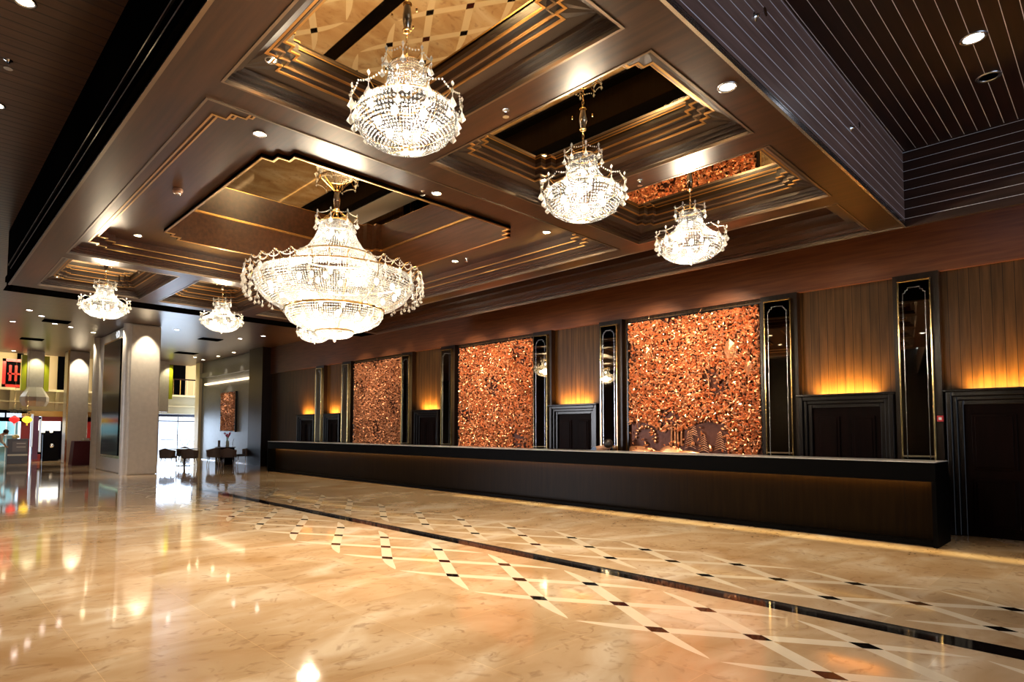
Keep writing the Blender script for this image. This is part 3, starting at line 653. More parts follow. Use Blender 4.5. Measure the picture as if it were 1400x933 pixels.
lamp('POINT', (0, 0, -0.6), 9, WARM, 0.1, name='chandelier_light', parent=t)

# ------------------------------------------------------------------ downlights and small ceiling fittings
def make_down(name, label, loc, r, lens, group=None, energy=0, col=WARM, spot=R(75), direction=(0, 0, -1), cat='ceiling light'):
    t = thing(name, label, cat, loc, 0, group)
    q = MB(); q.lathe([(r * 0.86, 0.0), (r * 0.86, -0.008), (r * 1.12, -0.012), (r * 1.2, -0.004), (r * 1.2, 0)], 24); bz = q.build('bezel', M_STEEL, t, smooth=True)
    q = MB(); q.lathe([(r * 0.86, -0.003), (0.0001, -0.003)], 24); q.build('lens', lens, bz)
    if energy: lamp('SPOT', (0, 0, -0.03), energy, col, 0.04, name='downlight_beam', spot=spot, blend=0.8, direction=direction, parent=t)
    return t
LED = [((-5.54, 2.35), 'warm downlight in the big coffer border, below the nearest chandelier', 230), ((-5.49, 4.5), 'warm downlight in the big coffer border, right of the biggest chandelier', 230),
       ((-5.5, 6.52), 'warm downlight at the big coffer corner, left below the middle right chandelier', 230), ((-9.7, 2.35), 'warm downlight at the big coffer corner left of the biggest chandelier', 230),
       ((-7.5, 6.55), 'faint downlight at the far side of the big coffer border', 10)]
for (x, y), lab, en in LED: make_down('downlight', lab, (x, y, 4.34), 0.055, M_LENSW, 'warm downlights of the big coffer', en, spot=R(110))
for (x, y), lab in (((-4.14, 1.83), 'glowing downlight inside the nearest small coffer, left corner'), ((-4.16, 4.88), 'glowing downlight just left of the middle right chandelier'),
                    ((-12.72, 1.83), 'tiny downlight in the coffer of the leftmost chandelier'), ((-10.9, 3.9), 'tiny pink downlight above the second small far chandelier')):
    make_down('downlight', lab, (x, y, 4.20), 0.04, M_LENSW, 'downlights in the small coffers', 30, spot=R(100))
make_down('downlight', 'bright cool white downlight on the beam right of the middle right chandelier', (-1.92, 4.33, ZC), 0.06, M_LENSC, None, 22, COOL)
make_down('downlight', 'cool white downlight in the planked ceiling at top right', (-0.8, 6.75, 5.0), 0.085, M_LENSC, None, 14, COOL)
make_down('downlight', 'unlit chrome ringed downlight in the planked ceiling at top right', (-0.8, 7.6, 5.0), 0.085, M_DARK)
for (x, y), lab in (((-6.35, 0.6), 'bright downlight cut by the top left edge of the picture'), ((-8.64, 0.6), 'downlight at the left edge of the dark planked ceiling')):
    make_down('downlight', lab, (x, y, 5.2), 0.075, M_LENSW, None, 12)
FAR = [(-25.7, 2.5), (-22.9, 2.62), (-25.2, 3.62), (-23.8, 3.05), (-26.4, 5.0), (-25.6, 4.15), (-35.2, 3.5), (-35.0, 4.6), (-23.5, 7.07), (-22.7, 9.98), (-30.4, 11.1), (-28.45, 11.1), (-32.5, 11.1), (-31.6, 10.4), (-24.0, 9.6)]
FLAB = ['far pink downlight at the left edge of the lobby ceiling', 'far pink downlight nearest of the lobby ceiling left of the pillars', 'small far downlight right of the ceiling vent, left of the pillars', 'very small far downlight beside the first ceiling vent',
        'far downlight touching the black panelled pillar on its left', 'faint far downlight between the two stone pillars', 'far left downlight above the red framed picture', 'downlight above the lime yellow column',
        'tiny far downlight right of the stone pillar', 'far white downlight between the farthest and biggest chandelier', 'middle wall washing downlight of the lounge wall', 'right hand wall washing downlight of the lounge wall',
        'left hand wall washing downlight of the lounge wall', 'far downlight beside the dark ceiling vent near the entrance', 'faint downlight in the blue lit part of the lobby ceiling']
for (x, y), lab in zip(FAR, FLAB):
    wall = y > 11
    make_down('downlight', lab, (x, y, 5.2), 0.09, M_LENSP if x > -26 else M_LENSW, 'small downlights of the far lobby ceiling', 40 if wall else 12, WARM, R(50), (0, 0.28, -1) if wall else (0, 0, -1))
def sprinkler(label, loc, side=None, s=1.0):
    t = thing('fire_sprinkler', label, 'sprinkler', loc, 0, 'fire sprinklers')
    if side: t.rotation_euler = side
    q = MB(); q.lathe([(0.028 * s, 0), (0.028 * s, -0.006), (0.012 * s, -0.012), (0.010 * s, -0.03)], 14); q.build('escutcheon', M_CHROME, t, smooth=True)
    q = MB(); q.lathe([(0.0001, -0.055 * s), (0.026 * s, -0.055 * s), (0.026 * s, -0.058 * s), (0.0001, -0.058 * s)], 12); q.tube([(0.012, 0, -0.028), (0.012, 0, -0.056)], 0.003, 4); q.tube([(-0.012, 0, -0.028), (-0.012, 0, -0.056)], 0.003, 4); q.build('deflector', M_CHROME, t)
sprinkler('sprinkler head on the beam between the two nearest right hand chandeliers', (-3.27, 3.38, ZC))
sprinkler('sprinkler head on the beam between the two farther right hand chandeliers', (-3.27, 5.33, ZC))
sprinkler('sprinkler head beside the downlight of the big coffer border', (-5.55, 4.33, 4.34))
sprinkler('sprinkler head at the far side of the big coffer border', (-7.25, 6.58, 4.34))
sprinkler('sprinkler head on the planked ceiling side at the top edge', (-1.77, 4.48, 4.59), (0, R(-90), 0), 1.3)
sprinkler('sprinkler head on the planked ceiling side, farther and lower', (-1.77, 6.77, 4.55), (0, R(-90), 0), 1.3)
sprinkler('sprinkler head at left in the dark planked ceiling', (-7.5, 0.6, 5.2), None, 1.5)
t = thing('smoke_detector', 'round smoke detector on the big coffer border, left of centre', 'smoke detector', (-7.5, 2.22, 4.34))
q = MB(); q.lathe([(0.055, 0), (0.06, -0.02), (0.05, -0.045), (0.03, -0.055), (0.0001, -0.056)], 20); q.build('housing', mat('brown_plastic', (0.25, 0.13, 0.08), 0.35), t, smooth=True)
q = MB(); q.lathe([(0.034, -0.05), (0.034, -0.062), (0.026, -0.062)], 16); q.build('sensor_ring', M_CHROME, t, smooth=True)
for (x0, x1, y0, y1), lab in (((-24.9, -24.3, 3.2, 3.95), 'dark slot vent in the ceiling, right of the pink downlights'), ((-30.4, -29.8, 3.2, 3.95), 'farther dark slot vent in the ceiling at left'),
                              ((-30.6, -29.9, 9.1, 10.0), 'dark slot vent in the blue lit ceiling near the entrance'), ((-25.3, -24.7, 8.4, 9.2), 'dark slot vent near the far hanging chandelier')):
    t = thing('air_vent', lab, 'air vent', ((x0 + x1) / 2, (y0 + y1) / 2, 5.2), 0, 'slot vents of the lobby ceiling'); a = (x1 - x0) / 2; b_ = (y1 - y0) / 2
    q = MB(); q.box(-a, a, -b_, -b_ + 0.03, -0.02, 0); q.box(-a, a, b_ - 0.03, b_, -0.02, 0); q.box(-a, -a + 0.03, -b_, b_, -0.02, 0); q.box(a - 0.03, a, -b_, b_, -0.02, 0); q.build('vent_frame', M_DARK, t)
    q = MB()
    for k in range(8): xx = -a + 0.06 + k * (2 * a - 0.12) / 7; q.box(xx - 0.012, xx + 0.012, -b_ + 0.03, b_ - 0.03, -0.015, -0.002)
    q.build('louvres', M_DARK, t)
# spots hidden in the slot between slab and wall that wash the reliefs and mirrors
for xc, en in ((-6.05, 470), (-11.7, 380), (-17.3, 220)):
    for dx in (-0.75, 0.75): lamp('SPOT', (xc + dx, 9.75, 5.1), en, (1.0, 0.80, 0.56), 0.05, name='relief_spot', spot=R(62), blend=0.7, direction=(0, 1.95, -2.55))
for xc in (-3.2, -9.0, -14.5, -20.2): lamp('SPOT', (xc, 9.9, 5.1), 30, (1.0, 0.78, 0.5), 0.05, name='wall_spot', spot=R(58), blend=0.9, direction=(0, 1.8, -2.1))
for xc in (-8.6, -9.9, -14.0, -15.5): lamp('SPOT', (xc, 10.9, 5.1), 30, (1.0, 0.78, 0.5), 0.05, name='wall_spot', spot=R(45), blend=0.9, direction=(0, 0.72, -1.5))
lamp('SPOT', (-30.1, 10.3, 5.1), 120, (1.0, 0.85, 0.65), 0.05, name='relief_spot', spot=R(40), blend=0.7, direction=(0, 1.2, -2.4))
q = MB(); q.box(-33.3, -27.1, 11.48, 11.6, 3.93, 4.02); struct('trim_41', q, M_LEDW)
lamp('AREA', (-30.2, 11.52, 4.05), 7, (1.0, 0.8, 0.55), 6.0, 0.06, (0, 0.2, 1), 'lounge_strip_light')
q = MB(); q.box(-33.9, -27.05, 11.57, 11.6, 0, 0.04); struct('baseboard_back', q, M_STEEL)

# ------------------------------------------------------------------ stone pillars
def word(txt, size, m, parent, loc, rot):
    c_ = bpy.data.curves.new('lettering', 'FONT'); c_.body = txt; c_.size = size; c_.extrude = 0.01; c_.align_x = 'CENTER'
    o = bpy.data.objects.new('lettering', c_); COL.objects.link(o); o.parent = parent; o.location = loc; o.rotation_euler = rot; c_.materials.append(m); return o
t = thing('stone_pillar', 'wide pale stone pillar with a tall black panel, left of the far chandeliers', 'pillar', (-23.2, 5.5, 0))
q = MB(); q.box(-4.9, 0, 0.0, 0.98, 0, 5.2); q.build('shaft', M_PILL, t, bevel=0.05)
for xx, nm in ((-4.72, 0), (-0.22, 0)):
    q = MB(); q.lathe([(0.2, 0), (0.2, 5.2)], 20, (xx, 0.03, 0)); q.build('rounded_pilaster', M_PILL, t, smooth=True)
q = MB(); q.box(-3.45, -0.95, -0.07, 0.02, 0.62, 4.78); bp_ = q.build('black_panel', M_BLACK, t, bevel=0.01)
q = MB(); q.box(-3.6, -0.8, -0.04, 0.02, 0.52, 0.62); q.box(-3.6, -0.8, -0.04, 0.02, 4.78, 4.84); q.box(-3.6, -3.45, -0.04, 0.02, 0.62, 4.78); q.box(-0.95, -0.8, -0.04, 0.02, 0.62, 4.78); q.build('panel_frame', M_GOLD, bp_)
word('\u00b7LO', 0.34, mat('white_letters', (0.9, 0.9, 0.92), 0.4, emit=(0.9, 0.95, 1), es=0.5), t, (-1.35, -0.09, 4.84), (R(90), 0, 0))
for xx in (-4.72, -0.22):
    lamp('SPOT', (xx, -0.32, 5.15), 190, (1, 0.84, 0.6), 0.04, name='pillar_wash', spot=R(55), blend=0.7, direction=(0, 0.12, -1), parent=t)
lamp('SPOT', (0.32, 0.5, 5.15), 190, (1, 0.84, 0.6), 0.04, name='pillar_wash', spot=R(70), blend=0.7, direction=(-0.14, 0, -1), parent=t)
t = thing('stone_pillar', 'plain square stone pillar between the lime column and the black panelled pillar', 'pillar', (-33.158, 5.34, 0))
q = MB(); q.box(-0.9, 0, 0, 0.85, 0, 5.2); q.build('shaft', M_PILL, t, bevel=0.04)
q = MB(); q.box(0, 0.02, -0.02, 0.06, 0, 5.2); q.build('bronze_edge', M_GOLD, t)
lamp('SPOT', (0.3, 0.42, 5.15), 190, (1, 0.84, 0.6), 0.04, name='pillar_wash', spot=R(70), blend=0.7, direction=(-0.14, 0, -1), parent=t)
t = thing('lime_column', 'column with lime yellow side panels and a flared stone base on the balcony', 'column', (-34.6, 4.3, 0))
q = MB(); q.box(-0.3, 0.0, -0.32, 0.32, 3.4, 5.2); q.build('shaft', M_PILL, t)
q = MB(); q.lathe([(0.45, 2.62), (0.56, 2.85), (0.56, 3.05), (0.30, 3.5)], 8); q.build('flared_base', M_PILL, t)
for sg in (-1, 1):
    q = MB(); q.box(-0.32, -0.02, sg * 0.33, sg * 0.53, 3.35, 5.0); q.build('lime_side_panel', M_LIME, t)
lamp('SPOT', (0.35, 0, 5.15), 60, (1, 0.9, 0.55), 0.04, name='pillar_wash', spot=R(80), blend=0.7, direction=(-0.2, 0, -1), parent=t)
t = thing('lime_column', 'slice of a lime yellow column just right of the near stone pillar', 'column', (-34.6, 9.9, 0))
q = MB(); q.box(-0.3, 0.0, -0.25, 0.2, 2.5, 5.2); q.build('shaft', M_PILL, t)
q = MB(); q.box(-0.28, 0.02, 0.2, 0.38, 3.2, 5.0); q.build('lime_side_panel', M_LIME, t)
lamp('SPOT', (0.35, 0.2, 5.15), 50, (1, 0.9, 0.55), 0.04, name='pillar_wash', spot=R(80), blend=0.7, direction=(-0.2, 0, -1), parent=t)

# ------------------------------------------------------------------ far wall: balcony above, shops and entrance below
w_ = MB(); w_.box(-36.4, -36.0, 1, 13.2, 2.45, 3.45); w_.box(-36.0, -35.8, 1, 13.2, 2.85, 2.9); w_.box(-36.05, -35.7, 1, 13.2, 3.4, 3.5)
for yy in (3.5, 5.3, 10.2, 12.2): w_.add([(-36.0, yy, 2.5), (-36.0, yy + 0.12, 2.5), (-35.6, yy + 0.12, 3.4), (-35.6, yy, 3.4), (-36.0, yy, 3.4), (-36.0, yy + 0.12, 3.4)], [(0, 1, 2, 3), (0, 3, 4), (1, 5, 2), (3, 2, 5, 4)])
struct('wall_balcony', w_, M_CREAM)
w_ = MB(); w_.box(-42.2, -42.0, 0, 16, 2.4, 7.5); struct('wall_upper', w_, M_CREAMB)
w_ = MB(); w_.box(-42, -36.0, 0, 16, 6.6, 6.7); w_.mi = 1; w_.box(-42, -36.05, 0, 16, 2.5, 2.6); struct('ceiling_balcony', w_, [M_CREAM, M_DARK])
w_ = MB()
for y0, y1 in ((4.35, 4.62), (6.25, 6.9), (8.0, 9.0), (11.9, 13.2), (14.3, 15.3)): w_.box(-42.0, -41.8, y0, y1, 3.5, 6.6)
struct('wall_upper_opening', w_, M_DARK)
lamp('AREA', (-39, 4.0, 6.4), 90, (1, 0.82, 0.45), 5, 4, (0, 0, -1), 'balcony_light'); lamp('AREA', (-39, 12.0, 6.4), 110, (1, 0.8, 0.4), 5, 4, (0, 0, -1), 'balcony_light')
t = thing('balcony_railing', 'dark balcony railing with a brown handrail above the entrance', 'railing', (-36.1, 11.2, 3.5))
q = MB(); q.box(-0.04, 0.04, -1.6, 1.5, 0.86, 0.93); q.build('handrail', M_DOOR, t)
for k in range(9): yy = -1.5 + k * 0.36; q = MB(); q.box(-0.015, 0.015, yy - 0.015, yy + 0.015, -0.25, 0.86); q.build('post', M_GOLD, t)
t = thing('framed_panel', 'red framed square panel on the upper wall at the left edge', 'wall panel', (-36.1, 3.75, 3.55))
q = MB()
for a in ((-0.55, -0.42, 0, 1.35), (0.42, 0.55, 0, 1.35), (-0.55, 0.55, 0, 0.13), (-0.55, 0.55, 1.22, 1.35)): q.box(-0.04, 0.04, *a)
q.build('red_frame', M_RED, t)
q = MB(); q.box(-0.02, 0.01, -0.42, 0.42, 0.13, 1.22); q.build('dark_centre', M_DARK, t)
q = MB()
for k in range(3): q.box(0.01, 0.03, -0.3 + 0.22 * k, -0.2 + 0.22 * k, 0.3, 1.05)
q.box(0.01, 0.03, -0.35, 0.35, 0.6, 0.68); q.build('red_fretwork', M_RED, t)
lamp('AREA', (-35.3, 5.4, 5.0), 170, (1, 0.85, 0.55), 7, 0.4, (-0.5, 0, -1), 'fascia_light'); lamp('AREA', (-35.3, 11.2, 5.0), 90, (1, 0.85, 0.55), 3, 0.4, (-0.5, 0, -1), 'fascia_light')
# shop fronts
M_CYAN = mat('pale_cyan_glazed_wall', (0.35, 0.62, 0.68), 0.2); M_CYAND = mat('teal_display', (0.10, 0.26, 0.30), 0.3)
w_ = MB(); w_.box(-38.2, -38.0, 0, 4.1, 0, 2.45); w_.mi = 1
for zz in (0.7, 1.25): w_.box(-38.0, -37.7, 0, 4.1, zz, zz + 0.05)
for yy in (2.9, 3.25, 3.6, 3.95): w_.box(-38.0, -37.85, yy, yy + 0.04, 0, 2.0)
struct('wall_shop', w_, [M_CYAN, M_WHITEP])
lamp('AREA', (-37.0, 2.6, 2.3), 45, (0.75, 0.95, 1.0), 2.5, 1.6, (-0.3, 0, -1), 'shop_light')
w_ = MB(); w_.box(-36.05, -35.95, 1, 4.2, 1.92, 2.12); w_.box(-36.05, -35.95, 1, 4.2, 2.32, 2.46); w_.box(-36.06, -35.94, 3.36, 3.42, 2.12, 2.32); w_.mi = 1; w_.box(-36.02, -36.0, 1, 4.2, 2.12, 2.32)
struct('window_1', w_, [M_DARK, mat('white_transom_glass', (0.8, 0.85, 0.95), 0.2, emit=(0.7, 0.85, 1.0), es=0.5)])
w_ = MB(); w_.box(-36.05, -35.95, 4.0, 6.9, 2.18, 2.45); struct('trim_42', w_, M_TRIMG)
for k in range(6): pass
w_ = MB(); w_.box(-36.2, -36.0, 4.0, 4.36, 0, 2.18); w_.box(-36.2, -36.0, 4.8, 6.9, 1.95, 2.18); w_.box(-36.2, -36.0, 6.0, 6.95, 0, 2.18); w_.box(-36.2, -36.0, 4.46, 4.8, 0, 0.35); struct('wall_red_shop', w_, M_RED)
w_ = MB(); w_.box(-36.15, -35.95, 4.46, 4.68, 0.1, 2.2); struct('wall_purple_panel', w_, M_PURP)
for k, yy in enumerate((4.41, 4.74)):
    t = thing('strip_light', ('left' if k == 0 else 'right') + ' white vertical light strip beside the purple shop panel', 'strip light', (-35.9, yy, 0.45 if k else 0.7), 0)
    q = MB(); q.box(-0.02, 0.02, -0.05, 0.05, 0, 1.6); q.build('housing', M_WHITEP, t); q = MB(); q.box(0.02, 0.03, -0.035, 0.035, 0.03, 1.57); q.build('tube', emis('cool_tube', (0.9, 0.92, 1.0), 0.35), t)
w_ = MB(); w_.box(-38.4, -38.2, 4.7, 6.2, 0, 2.2); w_.mi = 1; w_.box(-38.2, -38.1, 4.9, 5.9, 1.5, 2.0); struct('wall_shop_interior', w_, [M_BLACK, emis('shop_back_light', (1.0, 0.95, 0.85), 2.4)])
w_ = MB(); w_.box(-36.05, -36.0, 4.8, 4.95, 1.4, 1.95); w_.box(-36.05, -36.0, 5.15, 5.27, 1.4, 1.95); struct('trim_43', w_, emis('warm_door_strip', (1, 0.85, 0.55), 2.2))
t = thing('door_leaf', 'black shop door leaf with a round steel disc', 'door', (-36.0, 5.25, 0.75)); q = MB(); q.ball((0, 0, 0), 0.09, 12, 8, sx=0.3); q.build('disc', M_CHROME, t, smooth=True)
q = MB(); q.box(-0.06, 0, -0.38, 0.3, -0.75, 0.55); q.build('black_leaf', M_BLACK, t)
def lantern(label, loc, col, es, cat='lantern'):
    t = thing('paper_lantern', label, cat, loc); mm = mat('lantern_paper', col, 0.5, emit=col, es=es)
    q = MB(); q.lathe([(0.05, 0.15)] + [(0.17 * math.sin(math.pi * k / 10) ** 0.7 + 0.02, 0.15 - 0.03 * k) for k in range(1, 10)] + [(0.05, -0.15)], 16); q.build('paper_shade', mm, t, smooth=True)
    q = MB(); q.lathe([(0.055, 0.17), (0.055, 0.145)], 12); q.lathe([(0.055, -0.145), (0.055, -0.17)], 12); q.tube([(0, 0, 0.16), (0, 0, 3.225)], 0.006, 4); q.build('cap_and_cord', M_GOLD, t)
    q = MB()
    for k in range(6): q.tube([(0.02 * math.cos(k), 0.02 * math.sin(k), -0.17), (0.025 * math.cos(k), 0.025 * math.sin(k), -0.26)], 0.005, 4)
    q.build('tassel', mm, t)
lantern('red heart shaped paper lantern hanging at far left', (-33.5, 3.47, 1.98), (0.9, 0.02, 0.02), 0.9)
lantern('yellow paper lantern hanging right of the red one', (-33.5, 3.93, 1.98), (1.0, 0.62, 0.03), 1.2)
t = thing('hanging_branch', 'grey green branch hanging above the two paper lanterns', 'branch', (-33.0, 3.6, 2.3)); q = MB()
for k in range(16):
    a = random.uniform(-0.7, 0.7); q.tube([(0, a * 0.5, 0.05), (0.05, a * 0.5 + random.uniform(-.2, .2), random.uniform(-0.1, 0.18))], 0.012, 4, 0.004)
    q.ball((0.05, a * 0.55, random.uniform(-0.05, 0.15)), 0.05, 6, 4, sz=0.5)
q.tube([(0, -0.45, 0.05), (0, 0.4, 0.05)], 0.015, 5); q.tube([(0, 0, 0.05), (0, 0, 2.9)], 0.006, 4)
q.build('leafy_twigs', mat('grey_green_leaf', (0.30, 0.34, 0.28), 0.6), t)
t = thing('display_cabinet', 'dark grey display cabinet with a white shelf edge, under the lanterns', 'cabinet', (-33.9, 3.68, 0))
q = MB(); q.box(-0.5, 0, -0.38, 0.38, 0, 1.12); q.build('body', mat('grey_cabinet', (0.10, 0.10, 0.12), 0.35), t, bevel=0.01)
q = MB(); q.box(0, 0.05, -0.36, 0.36, 0.36, 0.44); q.build('shelf_edge', M_WHITEP, t)
q = MB(); q.box(0, 0.015, -0.2, 0.32, 0.55, 1.0); dp_ = q.build('display_panel', mat('display_panel_grey', (0.22, 0.20, 0.22), 0.2), t)
q = MB(); q.box(0.016, 0.03, -0.05, 0.28, 0.9, 0.93); q.box(0.016, 0.03, -0.05, 0.28, 0.74, 0.77); q.build('white_label', M_WHITEP, dp_)
t = thing('draped_table', 'maroon cloth covered stand beside the black panelled pillar', 'stand', (-31.6, 5.75, 0))
q = MB(); q.add([(-0.42, -0.46, 0), (0.42, -0.46, 0), (0.42, 0.46, 0), (-0.42, 0.46, 0), (-0.36, -0.38, 1.05), (0.36, -0.38, 1.05), (0.36, 0.38, 1.05), (-0.36, 0.38, 1.05)], [(4, 5, 6, 7), (0, 1, 5, 4), (1, 2, 6, 5), (2, 3, 7, 6), (3, 0, 4, 7)])
q.build('maroon_cloth', M_MAROON, t, bevel=0.02)
t = thing('leaflet_tray', 'small cream tray with leaflets on top of the maroon stand', 'tray', (-31.6, 5.78, 1.05)); q = MB(); q.box(-0.15, 0.15, -0.1, 0.22, 0, 0.03); q.build('tray', M_CREAM, t); q = MB(); q.box(-0.1, 0.1, -0.02, 0.2, 0.03, 0.12); q.build('leaflets', M_WHITEP, t)

# entrance doors
t_ = MB(); t_.box(-36.05, -35.95, 9.0, 13.2, 2.3, 2.42); t_.box(-36.03, -35.97, 9.0, 13.2, 2.02, 2.08)
for yy in (9.0, 10.0, 11.0, 12.0, 12.95): t_.box(-36.03, -35.97, yy, yy + 0.05, 0, 2.4)
d_ = struct('door_7', t_, mat('blue_black_metal', (0.02, 0.025, 0.06), 0.3))
for yy in (9.05, 10.05, 11.05, 12.05):
    q = MB(); q.box(-36.005, -35.995, yy, yy + 0.92, 0, 2.3)
    gm = bpy.data.materials.get('entrance_glass')
    if not gm:
        gm = bpy.data.materials.new('entrance_glass'); gm.use_nodes = True; n = gm.node_tree.nodes; l = gm.node_tree.links; n.clear()
        o_ = n.new('ShaderNodeOutputMaterial'); a_ = n.new('ShaderNodeBsdfTransparent'); b2 = n.new('ShaderNodeBsdfGlossy'); b2.inputs['Roughness'].default_value = 0.02; mx_ = n.new('ShaderNodeMixShader'); mx_.inputs[0].default_value = 0.08
        l.new(a_.outputs[0], mx_.inputs[1]); l.new(b2.outputs[0], mx_.inputs[2]); l.new(mx_.outputs[0], o_.inputs[0])
    struct('door_glass', q, gm, d_)
    q = MB(); q.box(-35.99, -35.96, yy + 0.1, yy + 0.8, 1.02, 1.06); struct('push_bar', q, M_STEEL, d_)
w_ = MB(); w_.box(-60, -36, 6.0, 26, -0.12, -0.02); struct('forecourt', w_, mat('pale_paving', (0.7, 0.72, 0.75), 0.6))
w_ = MB(); w_.box(-36.2, -36.0, 6.95, 9.0, 0, 2.45); w_.box(-36.2, -36, 13.0, 14, 0, 2.45); struct('wall_left', w_, M_CREAM)
t = thing('entrance_plant', 'dark green potted shrub seen through the entrance glass', 'plant', (-37.4, 11.9, 0)); q = MB(); q.lathe([(0.22, 0), (0.3, 0.45), (0.27, 0.45)], 16); q.build('pot', M_BLACK, t, smooth=True); q = MB()
for k in range(140):
    a = random.uniform(0, 6.28); e_ = random.uniform(0, 1.2); r_ = random.uniform(0.25, 0.6); p = (r_ * math.cos(a), r_ * math.sin(a), 0.6 + e_ * 0.6)
    q.add([p, (p[0] + 0.07, p[1] + 0.03, p[2] + 0.05), (p[0] + 0.09, p[1] + 0.08, p[2] + 0.16), (p[0] - 0.02, p[1] + 0.04, p[2] + 0.08)], [(0, 1, 2, 3)])
for k in range(7): q.tube([(0, 0, 0.4), (0.3 * math.cos(k), 0.3 * math.sin(k), 1.0)], 0.012, 4)
q.build('foliage', mat('dark_leaf', (0.03, 0.09, 0.05), 0.5), t)

# ------------------------------------------------------------------ lounge furniture
M_CHF = mat('dark_brown_leather', (0.030, 0.016, 0.012), 0.4); M_CHB = mat('taupe_chair_back', (0.16, 0.10, 0.075), 0.6)
def chair(label, loc, rz):
    t = thing('lounge_chair', label, 'chair', loc, rz, 'lounge chairs')
    q = MB(); q.box(-0.26, 0.26, -0.25, 0.25, 0.38, 0.47); q.build('seat', M_CHF, t, bevel=0.025)
    q = MB(); n = 10; vs = []; fs = []
    for i in range(n + 1):
        a = math.pi * i / n; x, y = 0.31 * math.cos(a), -0.08 - 0.24 * math.sin(a)
        for rr, zz in ((1, 0.40), (1.08, 0.80 - 0.10 * abs(math.cos(a))), (0.92, 0.80 - 0.10 * abs(math.cos(a))), (0.88, 0.40)): vs.append((x * rr, y * rr, zz))
    for i in range(n):
        for k in range(4): fs.append((i * 4 + k, i * 4 + (k + 1) % 4, (i + 1) * 4 + (k + 1) % 4, (i + 1) * 4 + k))
    fs += [(0, 1, 2, 3), (n * 4 + 3, n * 4 + 2, n * 4 + 1, n * 4)]
    q.add(vs, fs); q.build('backrest', M_CHB, t, smooth=False)
    for sx in (-1, 1):
        for sy in (-1, 1): q = MB(); q.tube([(0.2 * sx, 0.19 * sy, 0.39), (0.24 * sx, 0.23 * sy, 0)], 0.018, 6, 0.011); q.build('leg', M_CHROME, t, smooth=True)
    return t
chair0 = chair('leftmost lounge chair against the bright entrance, back to us', (-27.0, 7.95, 0), R(50))
for lab, x, y, rz in (('lounge chair second from left, tucked at the white table', -26.35, 8.6, 60), ('lounge chair right of the white table, taupe back to us', -26.9, 9.75, 80),
                      ('lounge chair left of the black flower table, taupe back to us', -26.3, 10.15, 60), ('lounge chair beyond the white table near the entrance', -29.0, 9.2, -110),
                      ('dark lounge chair against the grey stone wall, right of the flowers', -27.35, 11.15, 170)): dup(chair0, (x, y, 0), R(rz), lab)
t = thing('cafe_table', 'white topped table between the lounge chairs', 'table', (-28.0, 8.9, 0)); q = MB(); q.lathe([(0.0001, 0.745), (0.6, 0.745), (0.61, 0.72), (0.0001, 0.71)], 28); q.build('table_top', M_WHITEP, t)
q = MB(); q.lathe([(0.04, 0.71), (0.04, 0.03)], 12); q.build('pedestal', M_CHF, t, smooth=True); q = MB(); q.lathe([(0.04, 0.04), (0.3, 0.02), (0.3, 0)], 20); q.build('foot', M_CHF, t)
t = thing('flower_table', 'square black cloth covered table below the small relief', 'table', (-27.9, 10.6, 0)); q = MB(); q.box(-0.3, 0.3, -0.32, 0.32, 0, 0.76); q.build('black_cloth', M_BLACK, t, bevel=0.02)
q = MB(); q.box(-0.33, 0.33, -0.35, 0.35, 0.76, 0.79); q.build('table_top', M_CHF, t)
t = thing('flower_vase', 'cream vase of pink flowers on the black table', 'vase', (-27.9, 10.7, 0.79)); q = MB(); q.lathe([(0.0001, 0), (0.07, 0), (0.08, 0.12), (0.06, 0.25), (0.07, 0.28)], 16); q.build('vase', mat('cream_ceramic', (0.75, 0.7, 0.5), 0.3), t, smooth=True)
q = MB()
for k in range(9):
    a = k * 2.4; r_ = 0.03 + 0.012 * k; q.tube([(0, 0, 0.2), (r_ * math.cos(a), r_ * math.sin(a), 0.45 + 0.02 * k)], 0.006, 4)
q.build('stems', mat('stem_green', (0.1, 0.3, 0.08), 0.5), t); q = MB()
for k in range(9):
    a = k * 2.4; r_ = 0.03 + 0.012 * k; q.ball((r_ * math.cos(a), r_ * math.sin(a), 0.47 + 0.02 * k), 0.05, 8, 5, sz=0.8)
q.build('pink_blossoms', mat('pink_petal', (0.75, 0.08, 0.2), 0.5), t, smooth=True)
t = thing('menu_holder', 'small black menu holder on the flower table', 'holder', (-28.1, 10.4, 0.79)); q = MB(); q.box(-0.1, 0.1, -0.02, 0.02, 0, 0.3); q.build('board', M_BLACK, t, bevel=0.008); q = MB(); q.box(-0.1, 0.1, -0.06, 0.06, 0, 0.02); q.build('base', M_CHF, t)
t = thing('steel_stand', 'thin steel stand in front of the grey stone wall', 'stand', (-28.7, 11.25, 0)); q = MB(); q.tube([(0, 0, 0.02), (0, 0, 1.0), (0.05, 0.04, 1.15)], 0.014, 6); q.build('pole', M_CHROME, t, smooth=True); q = MB(); q.lathe([(0.0001, 0.02), (0.15, 0.02), (0.15, 0)], 16); q.build('foot', M_CHROME, t)

